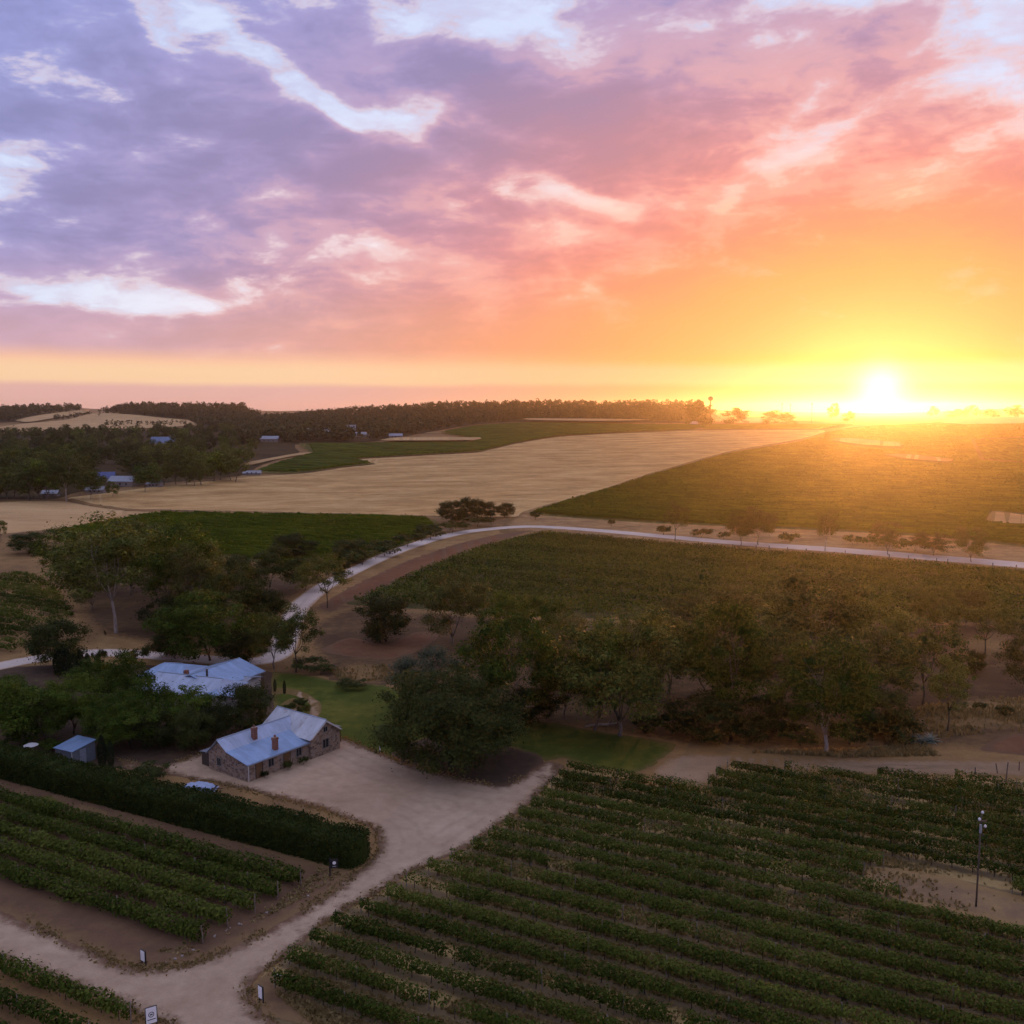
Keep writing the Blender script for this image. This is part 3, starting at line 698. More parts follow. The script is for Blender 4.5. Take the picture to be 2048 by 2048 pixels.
proto('brown', 'leaf_brown', 'bark_grey', seed=12, h=13, cw=12, base=2.0, n_clump=54, n_leaf=14000, leaf=0.32, clump_r=1.45, trunk_r=0.24, droop=0.4, forks=5)
proto('shrub', 'leaf_dark', 'bark_dark', seed=13, h=2.6, cw=3.6, base=0.3, n_clump=16, n_leaf=1950, leaf=0.26, clump_r=0.62, trunk_r=0.07, kind='dome', forks=4)
proto('shrub_g', 'leaf_garden', 'bark_dark', seed=14, h=2.6, cw=3.6, base=0.3, n_clump=16, n_leaf=1950, leaf=0.26, clump_r=0.62, trunk_r=0.07, kind='dome', forks=4)
proto('shrub_b', 'leaf_brown', 'bark_dark', seed=15, h=2.6, cw=3.6, base=0.3, n_clump=14, n_leaf=1560, leaf=0.28, clump_r=0.62, trunk_r=0.07, kind='dome', forks=4)
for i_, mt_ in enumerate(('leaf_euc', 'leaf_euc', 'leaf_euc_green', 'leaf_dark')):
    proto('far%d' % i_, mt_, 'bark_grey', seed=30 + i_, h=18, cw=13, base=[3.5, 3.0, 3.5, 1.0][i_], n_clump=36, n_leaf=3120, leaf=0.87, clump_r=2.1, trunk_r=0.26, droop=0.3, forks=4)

def place_tree(name, label, key, bx, by, ty, wpx, rot=None, group=None, cat='tree', zmin=0.0):
    tm, cm, h0, w0 = PROTO[key]
    b = at(bx, by); hh = max(0.4, float(top_z(b, bx, ty) - b[2])); ww = metres(b, wpx)
    o = empty(name, (b[0], b[1], b[2] - 0.05), rot if rot is not None else random.uniform(0, 6.28))
    o.scale = (ww / w0, ww / w0, hh / h0)
    tag(o, label, cat, group)
    tk = link('trunk', tm, None, o); link('crown', cm, None, o)
    c = min(0.8, 0.62 * (hh / h0) / (ww / w0) + 0.08); tk.scale = (c, c, 1)      # keep stems slender under wide crowns
    return o

TREES = [
 # centre band along the creek
 ('dark', 900, 1536, 1338, 268, 'broad dark dense tree in the mulch bed beside the gravel yard'),
 ('euc_c', 985, 1468, 1222, 250, 'tall green gum tree rising right behind the broad dark tree'),
 ('grey', 845, 1420, 1290, 130, 'grey-green gum tree at the left shoulder of the broad dark tree'),
 ('dense', 773, 1282, 1188, 112, 'lone bushy dark green tree between gravel road bend and creek trees'),
 ('brown', 905, 1290, 1140, 135, 'brownish gum tree standing at the near edge of the middle vineyard, left end'),
 ('euc_c', 1078, 1330, 1196, 150, 'fresh green gum tree in front of the middle vineyard, left of centre'),
 ('brown', 1165, 1372, 1228, 160, 'brown-leaved gum tree just right of the tall green gum'),
 ('euc_a', 1240, 1472, 1226, 240, 'wide gum tree with several pale trunks above the lawn edge'),
 ('euc_b', 1340, 1398, 1214, 170, 'thin gum tree with dark trunks beside a gap of red earth'),
 ('euc_c', 1470, 1462, 1206, 190, 'gum tree with a bright green crown top, left of the white-trunked gum'),
 ('hero', 1652, 1507, 1284, 205, 'gum tree with forked white trunk on the edge of the dirt track'),
 ('brown', 1640, 1340, 1138, 210, 'large brown gum tree crown rising into the middle vineyard'),
 ('euc_b', 1540, 1330, 1200, 150, 'dull gum tree between the bright topped gum and the large brown gum'),
 ('euc_b', 1745, 1335, 1176, 150, 'gum tree with flat crown right of the large brown gum'),
 ('euc_open', 1845, 1412, 1240, 185, 'open gum tree with dark branching limbs showing through its crown'),
 ('euc_open', 1895, 1462, 1312, 100, 'slim gum tree with thin trunk beside the blue-grey agaves'),
 ('euc_b', 1868, 1268, 1178, 95, 'round gum tree at the right part of the middle vineyard edge'),
 ('euc_open', 1970, 1312, 1196, 145, 'sparse gum tree on the pale grassy slope at right'),
 ('brown', 2045, 1385, 1240, 120, 'brownish gum tree cut by the right edge of the picture'),
 ('brown', 1465, 1260, 1168, 130, 'low brown gum tree against the middle vineyard, above the bright topped gum'),
 ('dense', 1952, 1348, 1300, 42, 'small dark upright bush with a pale stem on the right slope'),
 ('dense', 1755, 1462, 1370, 130, 'dark leafy thicket right of the white-trunked gum'),
 ('dense', 1560, 1470, 1392, 130, 'dark leafy thicket left of the white-trunked gum'),
 ('dense', 1400, 1476, 1386, 150, 'dark thicket beside the lawn tip'),
 ('euc_b', 1130, 1440, 1290, 150, 'shaded gum tree behind the right half of the lawn'),
 ('dense', 1060, 1440, 1370, 110, 'dark bush at the back edge of the lawn right of the broad dark tree'),
 ('euc_b', 1275, 1340, 1222, 120, 'narrow gum tree behind the gum with several pale trunks'),
 # left group by the road
 ('euc_tall', 232, 1266, 1030, 215, 'tallest gum tree at left with a long pale trunk'),
 ('euc_c', 330, 1230, 1040, 200, 'tall gum tree filling the gap right of the tallest gum at left'),
 ('euc_c', 140, 1170, 1052, 120, 'green gum tree at the left flank of the tallest gum'),
 ('dense', 58, 1108, 1066, 88, 'small umbrella shaped tree on the dry grass at far left'),
 ('brown', 405, 1236, 1082, 150, 'brown gum tree between the tallest gum and the round gum'),
 ('euc_b', 540, 1192, 1094, 130, 'round headed gum tree left of the white road'),
 ('euc_open', 655, 1216, 1108, 110, 'thin gum tree leaning over the left side of the white road'),
 ('garden_b', 420, 1322, 1178, 190, 'big leafy green tree right behind the blue roofed house'),
 ('euc_open', 592, 1345, 1210, 115, 'wispy gum tree with the white road showing through it'),
 ('dense', 118, 1340, 1244, 122, 'dark olive tree hanging over the road at far left'),
 ('euc_open', 2, 1085, 1036, 30, 'tree cut by the left picture edge beside the dry paddock'),
 ('garden_b', 505, 1300, 1225, 90, 'medium green tree between house and wispy roadside gum'),
 ('euc_b', 470, 1262, 1130, 130, 'gum tree filling the space above the big leafy tree behind the house'),
 ('dense', 330, 1262, 1196, 110, 'dark bushy tree right of the long pale trunk'),
 ('dense', 520, 1250, 1180, 100, 'dark bushy tree just left of the white road bend'),
 ('brown', 610, 1180, 1110, 90, 'brown gum tree at the left kerb of the white road below the bushes'),
 ('euc_a', 262, 1190, 1040, 210, 'gum tree directly behind the tallest gum at left'),
 ('dense', 450, 1180, 1108, 110, 'dark bushy tree below the vineyard behind the left trees'),
 ('brown', 185, 1220, 1130, 90, 'small brown gum tree left of the long pale trunk'),
 ('dense', 700, 1125, 1080, 90, 'dark bushy tree on the left bank of the white road'),
 ('dense', 595, 1120, 1068, 90, 'dark bushy tree at the lower right corner of the vineyard behind the left trees'),
 ('garden_b', 90, 1488, 1385, 110, 'green garden tree between the left edge tree and the round tree'),
 ('garden_a', 262, 1500, 1400, 110, 'green garden tree between shed and cottage yard'),
 ('dense', 395, 1500, 1415, 80, 'dark tree close behind the cottage gable'),
 ('euc_b', 548, 1338, 1222, 92, 'gum tree hiding the road bend right of the blue roofed house'),
 ('dense', 470, 1330, 1262, 84, 'dark bushy tree behind the right gable of the blue roofs'),
 ('dense', 350, 1318, 1262, 90, 'dark bushy tree behind the left part of the blue roofs'),
 ('garden_a', 190, 1402, 1318, 90, 'yellow-green tree between the pencil pines and the blue roofs'),
 ('garden_b', 12, 1440, 1350, 90, 'green tree cut by the left picture edge above the hedge'),
 # more of the creek belt
 ('euc_c', 1190, 1460, 1250, 170, 'gum tree left of the one with several pale trunks'),
 ('euc_a', 1420, 1420, 1215, 180, 'full gum tree between the thin dark-trunked gum and the bright topped gum'),
 ('euc_a', 1560, 1420, 1255, 170, 'full gum tree behind the left thicket'),
 ('euc_b', 1745, 1430, 1262, 160, 'gum tree between white trunked gum and the open gum'),
 ('brown', 1370, 1300, 1190, 130, 'brown gum tree at the middle vineyard edge, centre'),
 ('euc_c', 1000, 1300, 1188, 120, 'green gum tree at the middle vineyard edge above the broad dark tree'),
 ('brown', 1930, 1255, 1176, 90, 'brown gum tree at the middle vineyard edge, far right'),
 # garden trees
 ('garden_a', 148, 1468, 1343, 118, 'round yellow-green garden tree left of centre in the garden'),
 ('garden_b', 238, 1452, 1302, 112, 'tallest yellow-green garden tree beside the blue roofs'),
 ('garden_a', 36, 1482, 1352, 140, 'large garden tree with two dark trunks at the left edge'),
 ('garden_b', 300, 1478, 1360, 120, 'green garden tree directly below the blue front roof, left part'),
 ('garden_a', 372, 1478, 1376, 118, 'green garden tree directly below the blue front roof, middle part'),
 ('dense', 480, 1468, 1372, 118, 'dark garden tree next to the rear wing of the stone cottage'),
 ('garden_b', 215, 1498, 1392, 110, 'green garden tree above the small blue shed'),
 ('dense', 428, 1480, 1404, 90, 'dark low tree behind the cottage chimneys'),
 ('dense', 320, 1500, 1425, 90, 'dark shrubby tree at the back of the cottage yard'),
 # trees by the road junction
 ('dense', 905, 1046, 1002, 62, 'leftmost dark tree of the clump above the road bend'),
 ('dense', 945, 1040, 994, 66, 'highest dark tree of the clump above the road bend'),
 ('dense', 982, 1036, 1004, 52, 'third dark tree of the clump above the road bend'),
 ('dense', 1008, 1034, 1005, 40, 'rightmost dark tree of the clump above the road bend'),
 # right roadside
 ('euc_open', 1350, 1082, 1000, 52, 'leftmost slender gum beside the far stretch of the white road'),
 ('euc_b', 1482, 1092, 1022, 60, 'low gum beside the far road, left one of a close pair'),
 ('euc_b', 1516, 1090, 1012, 84, 'wide gum beside the far road, right one of a close pair'),
 ('euc_tall', 1650, 1102, 1020, 50, 'upright pale gum beside the middle of the far road'),
 ('brown', 1776, 1110, 1042, 72, 'brown gum beside the far road, right of the upright pale gum'),
 ('brown', 1868, 1112, 1064, 84, 'low spreading brown bush tree along the far road'),
 ('brown', 1942, 1124, 1054, 76, 'rightmost brown gum beside the far road'),
 ('far0', 182, 998, 940, 60, 'gum tree standing before the low pale cottage by the paddock'),
 ('far2', 290, 984, 930, 56, 'green gum tree at the right side of the grey roofed farmhouse'),
 ('far1', 226, 994, 962, 26, 'small tree in front of the deep blue roofed farmhouse'),
 # skyline
 ('far3', 1400, 858, 800, 60, 'large rounded tree at the right end of the wooded ridge'),
 ('far3', 1470, 852, 815, 55, 'broad tree mass below the water tower at the ridge end'),
 ('far3', 1540, 852, 820, 44, 'round tree on the skyline left of the sun, nearest the ridge'),
 ('far3', 1578, 852, 824, 34, 'smaller round tree on the skyline left of the sun'),
 ('far1', 1666, 842, 806, 26, 'single open tree on the skyline just left of the sun'),
 ('far3', 1697, 845, 822, 26, 'low round tree on the skyline beneath the sun glow'),
 ('far1', 1866, 836, 812, 24, 'leftmost skyline tree right of the sun'),
 ('far3', 1912, 836, 818, 46, 'second skyline tree right of the sun, wide and low'),
 ('far1', 1944, 836, 810, 34, 'leaning skyline tree right of the sun'),
 ('far3', 1984, 836, 818, 34, 'small skyline tree before the rightmost one'),
 ('far1', 2028, 838, 810, 44, 'rightmost skyline tree near the picture edge'),
]
for key, bx, by, ty, w, lab in TREES:
    place_tree({'dense': 'leafy_tree', 'dark': 'leafy_tree', 'garden_a': 'garden_tree', 'garden_b': 'garden_tree'}.get(key, 'gum_tree'), lab, key, bx, by, ty, w, cat='tree')
# the pale trunked tree at the field corner
place_tree('gum_tree', 'gum tree with slender white trunks at the corner of the stubble field', 'euc_tall', 133, 1004, 903, 88, 1.0, cat='tree')

HAMLET = [(520, 868, 16), (540, 884, 24), (616, 866, 14), (653, 868, 14), (702, 862, 15), (724, 874, 18), (792, 876, 20), (328, 900, 26)]
# belt of trees beyond the paddock, left
bt = []
for by, x0, x1, n, hm in [(999, -40, 112, 7, 19), (988, 140, 190, 2, 18), (976, 290, 400, 6, 18), (966, 390, 485, 6, 17), (978, -60, 170, 8, 20), (955, -60, 200, 10, 19), (952, 240, 470, 10, 18), (935, -60, 500, 21, 18), (917, -60, 520, 22, 17), (902, -60, 545, 22, 16), (890, -60, 580, 22, 15), (880, 0, 640, 22, 14), (872, 60, 720, 22, 13)]:
    for i in range(n):
        bx = x0 + (x1 - x0) * (i + 0.5 + random.uniform(-0.4, 0.4)) / n
        y = by + random.uniform(-5, 5) - (bx - x0) * 0.02
        if 198 < bx < 282 and 958 < y < 988: continue       # the farmhouse clearing
        if 300 < bx < 352 and 888 < y < 912: continue
        if any(abs(bx - hx) < hw_ and hy - 1 < y < hy + 13 for hx, hy, hw_ in HAMLET): continue
        bt.append((bx, y, hm * random.uniform(0.75, 1.15)))
for bx, by, hm in bt:
    b = at(bx, by); k = 'far%d' % random.choice((0, 0, 1, 1, 2, 3)); tm, cm, h0, w0 = PROTO[k]
    o = empty('gum_tree', (b[0], b[1], b[2] - 0.1), random.uniform(0, 6.28)); w = hm * random.uniform(0.75, 1.05)
    o.scale = (w / w0, w / w0, hm / h0)
    tag(o, 'dark gum tree in the dense tree belt beyond the dry paddock at left', 'tree', 'gum trees of the belt beyond the dry paddock')
    link('trunk', tm, None, o); link('crown', cm, None, o)

# woods on the ridges: one mass
def scatter_px(poly, n):
    P = np.array(poly, float); lo, hi = P.min(0), P.max(0); out = np.zeros((0, 2))
    while len(out) < n:
        q = lo + rng.random((n * 2, 2)) * (hi - lo); out = np.concatenate([out, q[poly_inside(q, P)]])
    return out[:n]
def wood(name, label, polys, hm, leafn, leafs):
    Vs = []
    for poly, n in polys:
        q = scatter_px(poly, n)
        for hx, hy, hw_ in HAMLET: q = q[~((abs(q[:, 0] - hx) < hw_) & (q[:, 1] > hy - 1) & (q[:, 1] < hy + 10))]
        W = at(q[:, 0], q[:, 1])
        for p in W:
            h = hm * (0.7 + 0.5 * rng.random()); r = h * 0.36
            c = np.array([p[0], p[1], p[2] + h * 0.62])
            d = rng.normal(size=(leafn, 3)); d /= np.linalg.norm(d, axis=1)[:, None]
            rad = 0.55 + 0.5 * rng.random(leafn)
            pts = c + d * rad[:, None] * (r, r, h * 0.4)
            Vs.append(leaf_quads(pts, leafs * (0.6 + 0.8 * rng.random(leafn)), 0.8, 0.4))
    o = link(name, fast_mesh(name, np.concatenate(Vs), 4), MATS['leaf_ridge'])
    return tag(o, label, 'wood', kind='stuff')
wood('ridge_wood', 'dark wood covering the long ridge under the evening sky',
     [([(640, 826), (720, 822), (900, 812), (1100, 809), (1300, 810), (1400, 811), (1425, 830), (1400, 846), (1300, 845), (1050, 843), (950, 850), (860, 864), (740, 884), (600, 886), (480, 892), (470, 870), (400, 855), (500, 840), (560, 836)], 4200),
      ([(195, 828), (260, 815), (490, 816), (520, 834), (480, 852), (400, 852), (375, 840), (300, 832)], 1000),
      ([(-120, 822), (0, 820), (90, 816), (165, 817), (160, 824), (80, 830), (30, 842), (-120, 850)], 600)], 13, 24, 3.6)
wood('hill_scrub', 'scattered bushes dotted over the golden hillside field',
     [([(40, 864), (150, 862), (300, 860), (390, 854), (480, 872), (480, 890), (200, 880), (0, 884), (-80, 872)], 150),
      ([(200, 850), (370, 846), (380, 852), (220, 856)], 40), ([(100, 838), (170, 828), (190, 832), (120, 842)], 26)], 8, 26, 1.9)

# shrubs, each its own plant
SHRUBS = [('shrub_b', 725, 1130, 1098, 70, 'lowest dark bush on the left bank of the white road'),
 ('shrub', 770, 1112, 1082, 80, 'second dark bush up the left bank of the white road'),
 ('shrub_b', 815, 1094, 1066, 70, 'third dark bush up the left bank of the white road'),
 ('shrub', 862, 1078, 1050, 70, 'dark bush below the clump above the road bend, left'),
 ('shrub_b', 905, 1066, 1042, 66, 'brown bush below the clump above the road bend, middle'),
 ('shrub_b', 955, 1054, 1032, 66, 'brown bush below the clump above the road bend, right'),
 ('shrub', 670, 1150, 1118, 60, 'dark bush left of the white road near the thin leaning gum'),
 ('shrub', 1070, 1040, 1022, 26, 'small round green bush at the field gate by the road bend'),
 ('shrub', 1222, 1052, 1038, 18, 'tiny round bush on the verge beyond the road bend'),
 ('shrub', 1326, 1070, 1050, 36, 'dark bush left of the leftmost roadside gum'),
 ('shrub', 1402, 1076, 1056, 42, 'dark bush right of the leftmost roadside gum'),
 ('shrub', 1447, 1080, 1062, 26, 'small bush just left of the close pair of roadside gums'),
 ('shrub_b', 1580, 1086, 1066, 44, 'brown bush between close pair and upright pale roadside gum'),
 ('shrub_b', 1705, 1090, 1070, 40, 'brown bush right of the upright pale roadside gum'),
 ('shrub_b', 1740, 1094, 1074, 34, 'small brown bush left of the brown roadside gum'),
 ('shrub_b', 1830, 1104, 1076, 60, 'brown bush right of the brown roadside gum'),
 ('shrub', 1958, 1420, 1404, 26, 'small round dark bush on the straw coloured grass at right'),
 ('shrub', 2010, 1432, 1414, 40, 'wider green bush on the straw coloured grass at right'),
 ('shrub', 1500, 1486, 1440, 90, 'dark undergrowth bush beside the lawn tip, right one'),
 ('shrub', 1345, 1470, 1430, 80, 'dark undergrowth bush behind the lawn tip'),
 ('shrub', 1700, 1490, 1448, 80, 'dark undergrowth bush right of the white trunk'),
 ('shrub', 1800, 1486, 1440, 100, 'dark undergrowth bush beside the agaves'),
 ('shrub', 1600, 1492, 1452, 80, 'dark undergrowth bush left of the white trunk'),
 ('shrub', 1290, 1466, 1436, 56, 'low round bush at the foot of the gum with several pale trunks'),
 ('shrub', 300, 1560, 1524, 82, 'dark clipped bush behind the hedge in the cottage yard'),
 ('shrub_g', 500, 1405, 1378, 60, 'grey-green bush next to the garden circle'),
 ('shrub', 600, 1412, 1396, 36, 'upper clipped bed inside the round garden path'),
 ('shrub_b', 608, 1432, 1412, 30, 'right clipped bed inside the round garden path'),
 ('shrub', 580, 1430, 1406, 26, 'left clipped bed inside the round garden path'),
 ('shrub', 200, 1335, 1300, 34, 'round grey bush behind the garden trees near the road'),
 ('shrub', 278, 1330, 1294, 44, 'round dark bush by the road left of the blue roofs'),
 ('shrub_g', 40, 1492, 1462, 70, 'yellow-green low bush behind the hedge at far left'),
 ('shrub_g', 100, 1500, 1478, 50, 'yellow-green low bush just left of the small shed'),
 ('shrub', 700, 1375, 1358, 70, 'low bush on the upper lawn edge'),
 ('shrub', 630, 1345, 1318, 90, 'wide low bush above the upper lawn, right of the wispy gum'),
 ('shrub', 528, 1556, 1541, 18, 'small dark plant against the cottage wall, near end'),
 ('shrub', 576, 1540, 1520, 22, 'dark plant against the cottage wall, middle'),
 ('shrub', 606, 1530, 1512, 20, 'dark plant against the cottage wall beside the wing'),
]
for key, bx, by, ty, w, lab in SHRUBS:
    place_tree('shrub', lab, key, bx, by, ty, w, cat='shrub')

# pencil pines
def pine_mesh():
    global rng
    keep = rng; rng = np.random.default_rng(50)
    n = 1500; z = rng.random(n) ** 0.9; r = 0.13 * np.sin(np.clip(z * 0.86 + 0.14, 0, 1) * math.pi) ** 0.7 + 0.012
    a = rng.random(n) * 6.283; q = r * (0.7 + 0.4 * rng.random(n))
    V = leaf_quads(np.stack([np.cos(a) * q, np.sin(a) * q, 0.05 + z * 0.95], -1), 0.055, 0.5, 0.0, -0.8)
    rng = keep
    cm = fast_mesh('crown', V, 4); cm.materials.append(MATS['leaf_pine'])
    tm = MB().tube([(0, 0, -0.05), (0, 0, 0.5), (0, 0, 0.85)], [0.03, 0.022, 0.008], 6).mesh('trunk'); tm.materials.append(MATS['bark_dark'])
    return tm, cm
PINE = pine_mesh()
ordw = ['first', 'second', 'third', 'fourth', 'fifth', 'sixth', 'seventh', 'eighth', 'ninth', 'tenth', 'eleventh', 'twelfth', 'thirteenth', 'fourteenth', 'fifteenth', 'sixteenth', 'seventeenth', 'eighteenth', 'nineteenth', 'twentieth', 'twenty-first', 'twenty-second', 'twenty-third', 'twenty-fourth', 'twenty-fifth', 'twenty-sixth', 'twenty-seventh', 'twenty-eighth', 'twenty-ninth', 'thirtieth', 'thirty-first', 'thirty-second', 'thirty-third', 'thirty-fourth', 'thirty-fifth', 'thirty-sixth', 'thirty-seventh', 'thirty-eighth', 'thirty-ninth', 'fortieth']
def place_pine(bx, by, ty, lab, fat=1.0, group=None):
    b = at(bx, by); h = top_z(b, bx, ty) - b[2]
    o = empty('pencil_pine', (b[0], b[1], b[2]), random.uniform(0, 6)); o.scale = (h * fat, h * fat, h)
    tag(o, lab, 'pine', group)
    link('trunk', PINE[0], None, o); link('crown', PINE[1], None, o)
for i, (bx, by, ty) in enumerate([(116, 1352, 1296), (125, 1352, 1290), (134, 1354, 1294), (149, 1356, 1306), (162, 1354, 1300), (176, 1356, 1306)]):
    place_pine(bx, by, ty, ordw[i] + ' dark pencil pine from the left in the row by the road', 1.0, 'pencil pines by the road')
place_pine(205, 1536, 1470, 'dark pencil pine right of the small shed, left one', 0.9)
place_pine(222, 1534, 1482, 'dark pencil pine right of the small shed, right one', 0.9)
place_pine(550, 1384, 1358, 'slim clipped column bush at the garden path, left one', 0.8)
place_pine(569, 1388, 1361, 'slim clipped column bush at the garden path, right one', 0.8)
place_pine(310, 1404, 1374, 'small dark pine poking up before the blue front roof', 1.2)

# agaves
def agave(bx, by, wpx, lab):
    b = at(bx, by); w = metres(b, wpx); V = []; Fc = []
    for i in range(26):
        a = i * 2.399; el = 0.35 + 1.0 * (i / 26); L = w * 0.62 * (0.8 + 0.3 * random.random())
        dx, dy = math.cos(a), math.sin(a); px_, py_ = -dy, dx
        pts = []
        for t in (0.0, 0.35, 0.7, 1.0):
            e2 = el - 0.35 * t * t
            pts.append((dx * L * t * math.cos(e2), dy * L * t * math.cos(e2), L * t * math.sin(e2)))
        k = len(V)
        for (x, y, z), hw in zip(pts, (0.10, 0.13, 0.08, 0.01)):
            for s in (-1, 0, 1):
                V.append((x + px_ * hw * w * 0.35 * s, y + py_ * hw * w * 0.35 * s, z - (0.03 * w if s == 0 else 0)))
        for r_ in range(3):
            for c in range(2):
                q = k + r_ * 3 + c; Fc.append((q, q + 1, q + 4, q + 3))
    o = empty('agave', b); tag(o, lab, 'agave')
    link('leaf_rosette', py_mesh('leaf_rosette', V, Fc), MATS['leaf_agave'], o)
agave(1842, 1488, 42, 'blue-grey agave at the track edge, left of the pair')
agave(1862, 1484, 36, 'blue-grey agave at the track edge, right of the pair')

# fallen log on the woodland floor
b = at(1200, 1454); mb = MB(); mb.tube([(-2.2, 0, 0.2), (-0.6, 0.15, 0.35), (1.2, 0, 0.3), (2.4, -0.2, 0.5)], [0.10, 0.17, 0.16, 0.07], 8); mb.tube([(1.0, 0, 0.3), (1.7, 0.6, 0.75)], [0.09, 0.03], 6)
o = mb.build('fallen_log', MATS['bark_pale'], None, True); o.location = b; o.rotation_euler.z = 0.2
tag(o, 'pale fallen log on the ground above the right lawn', 'log')

# ------------------------------------------------------------------ vines
def world_poly(poly): 
    P = np.array(poly, float); return at(P[:, 0], P[:, 1])[:, :2]
def rows_in(polyw, ws, holes=()):
    segs = []
    uv = np.stack([polyw @ RU, polyw @ RN], -1)
    hv = [np.stack([h @ RU, h @ RN], -1) for h in holes]
    def cross(P, w):
        out = []
        for i in range(len(P)):
            (u0, w0), (u1, w1) = P[i], P[(i + 1) % len(P)]
            if (w0 > w) != (w1 > w): out.append(u0 + (w - w0) / (w1 - w0) * (u1 - u0))
        return sorted(out)
    for w in ws:
        c = cross(uv, w); iv = [(c[i], c[i + 1]) for i in range(0, len(c) - 1, 2)]
        for h in hv:
            hc = cross(h, w)
            for i in range(0, len(hc) - 1, 2):
                a, b = hc[i], hc[i + 1]; nv = []
                for p, q in iv:
                    if q <= a or p >= b: nv.append((p, q)); continue
                    if p < a: nv.append((p, a))
                    if q > b: nv.append((b, q))
                iv = nv
        for p, q in iv:
            if q - p > 3: segs.append((w, p, q))
    return segs
def vnoise(x, seed):
    r = np.random.default_rng(seed).random(512); i = np.floor(x).astype(int); f = x - i; f = f * f * (3 - 2 * f)
    return r[i % 512] * (1 - f) + r[(i + 1) % 512] * f
POST = MB().tube([(0, 0, -0.1), (0, 0, 1.0)], [0.05, 0.045], 6).mesh('post'); POST.materials.append(plain('post_wood', (0.22, 0.18, 0.14), 0.9, 0, 0.3, 4))
def vine_row(w, u0, u1, seed, label, group, per_m=50, leaf=0.22, half=0.36, zc=1.22, hz=0.5, gap=0.28, posts='all', trunks=True, mat='leaf_vine', post_h=1.65, post_step=6.5):
    L = u1 - u0; n = int(L * per_m)
    s = rng.random(n) * L
    dn = 0.55 * vnoise(s / 1.7 + seed * 7.1, seed) + 0.45 * vnoise(s / 7.0, seed + 5)
    keep = rng.random(n) < np.clip((dn - gap) * 3.2, 0.10, 1.0)
    s = s[keep]; n = len(s)
    sw = 0.75 + 0.5 * vnoise(s / 2.3, seed + 9)
    a = rng.random(n) * 6.283; q = np.sqrt(rng.random(n)) ** 0.7
    off = np.cos(a) * q * half * sw; z = zc + np.sin(a) * q * hz * sw + (vnoise(s / 1.1, seed + 3) - 0.5) * 0.25
    wild = rng.random(n) < 0.12
    off[wild] *= 1.7; z[wild] += rng.normal(0.05, 0.22, wild.sum())
    z = np.maximum(z, 0.35)
    org = RU * u0 + RN * w
    C = np.stack([s, off, z], -1)
    V = leaf_quads(C, leaf * (0.65 + 0.7 * rng.random(n)), 0.85, 0.3, 0.3, np.stack([rng.normal(0, 0.2, n), off, (z - zc) * 0.8 + 0.05], -1))
    o = empty('vine_row', (org[0], org[1], 0.0), PHI)
    tag(o, label, 'vine row', group)
    link('foliage', fast_mesh('foliage', V, 4), MATS[mat], o)
    if trunks:
        mb = MB(); t = 0.9
        while t < L - 0.4:
            x = t + random.uniform(-0.15, 0.15); y = random.uniform(-0.05, 0.05)
            mb.tube([(x, y, -0.05), (x + random.uniform(-0.08, 0.08), y + random.uniform(-0.05, 0.05), 0.5), (x, y, 1.0)], [0.05, 0.038, 0.03], 4, False)
            t += 1.8
        to = mb.build('trunk', MATS['bark_dark'], o); to['kind'] = 'stuff'
    ts = [0.0, L] if posts == 'ends' else ([0.0] + list(np.arange(post_step, L - 2, post_step)) + [L])
    if posts:
        for t in ts:
            p = link('post', POST, None, o, (float(t), 0.0, 0.0)); p.scale = (1, 1, post_h * random.uniform(0.94, 1.08))
            p.rotation_euler = (random.uniform(-0.04, 0.04), random.uniform(-0.06, 0.06), 0)
    return o
SP = 2.95
# near right block
V1 = world_poly([(1135, 1545), (1265, 1556), (1330, 1570), (1412, 1582), (1440, 1552), (1470, 1537), (1600, 1548), (1710, 1556), (1850, 1562), (2048, 1572), (2150, 1580), (2230, 1750), (2230, 2100), (720, 2100), (640, 2045), (585, 2010), (550, 1985), (552, 1958), (590, 1918), (640, 1878), (688, 1845), (735, 1822), (790, 1795), (822, 1765), (880, 1738), (940, 1708), (992, 1675), (1048, 1635), (1095, 1590)])
BARE = world_poly([(1722, 1768), (1735, 1735), (1800, 1738), (1900, 1755), (2050, 1795), (2300, 1860), (2300, 1930), (2100, 1878), (2010, 1848), (1900, 1826), (1800, 1802)])
wv = V1 @ RN
segs = rows_in(V1, np.arange(math.ceil(wv.min() / SP) * SP, wv.max(), SP), [BARE])
ws_ = sorted({round(s_[0], 2) for s_ in segs})
for k, (w, p, q) in enumerate(segs):
    i = ws_.index(round(w, 2)); same = [s_ for s_ in segs if abs(s_[0] - w) < 0.1]
    side = '' if len(same) == 1 else (', left of bare strip' if p == min(s_[1] for s_ in same) else ', right of it')
    vine_row(w, p, q, 100 + k, 'vine row over dry grass, %s from front in near right block%s' % (ordw[min(i, 39)], side), 'vine rows of the near right block', 205, 0.20, 0.56, 1.10, 0.56, 0.11)
# near left block, five full rows
ends = [(576, 1790), (531, 1815), (482, 1845), (425, 1875), (378, 1905)]
for i, e in enumerate(ends):
    pe = at(*e)[:2]; w = float(pe @ RN); q = float(pe @ RU)
    w = 66.5 - 2.8 * i
    vine_row(w, q - 62, q, 300 + i, 'thick green vine row, %s below the clipped hedge in the left block' % ordw[i], 'vine rows of the left block', 230, 0.24, 0.80, 1.0, 0.70, -0.3, mat='leaf_vine')
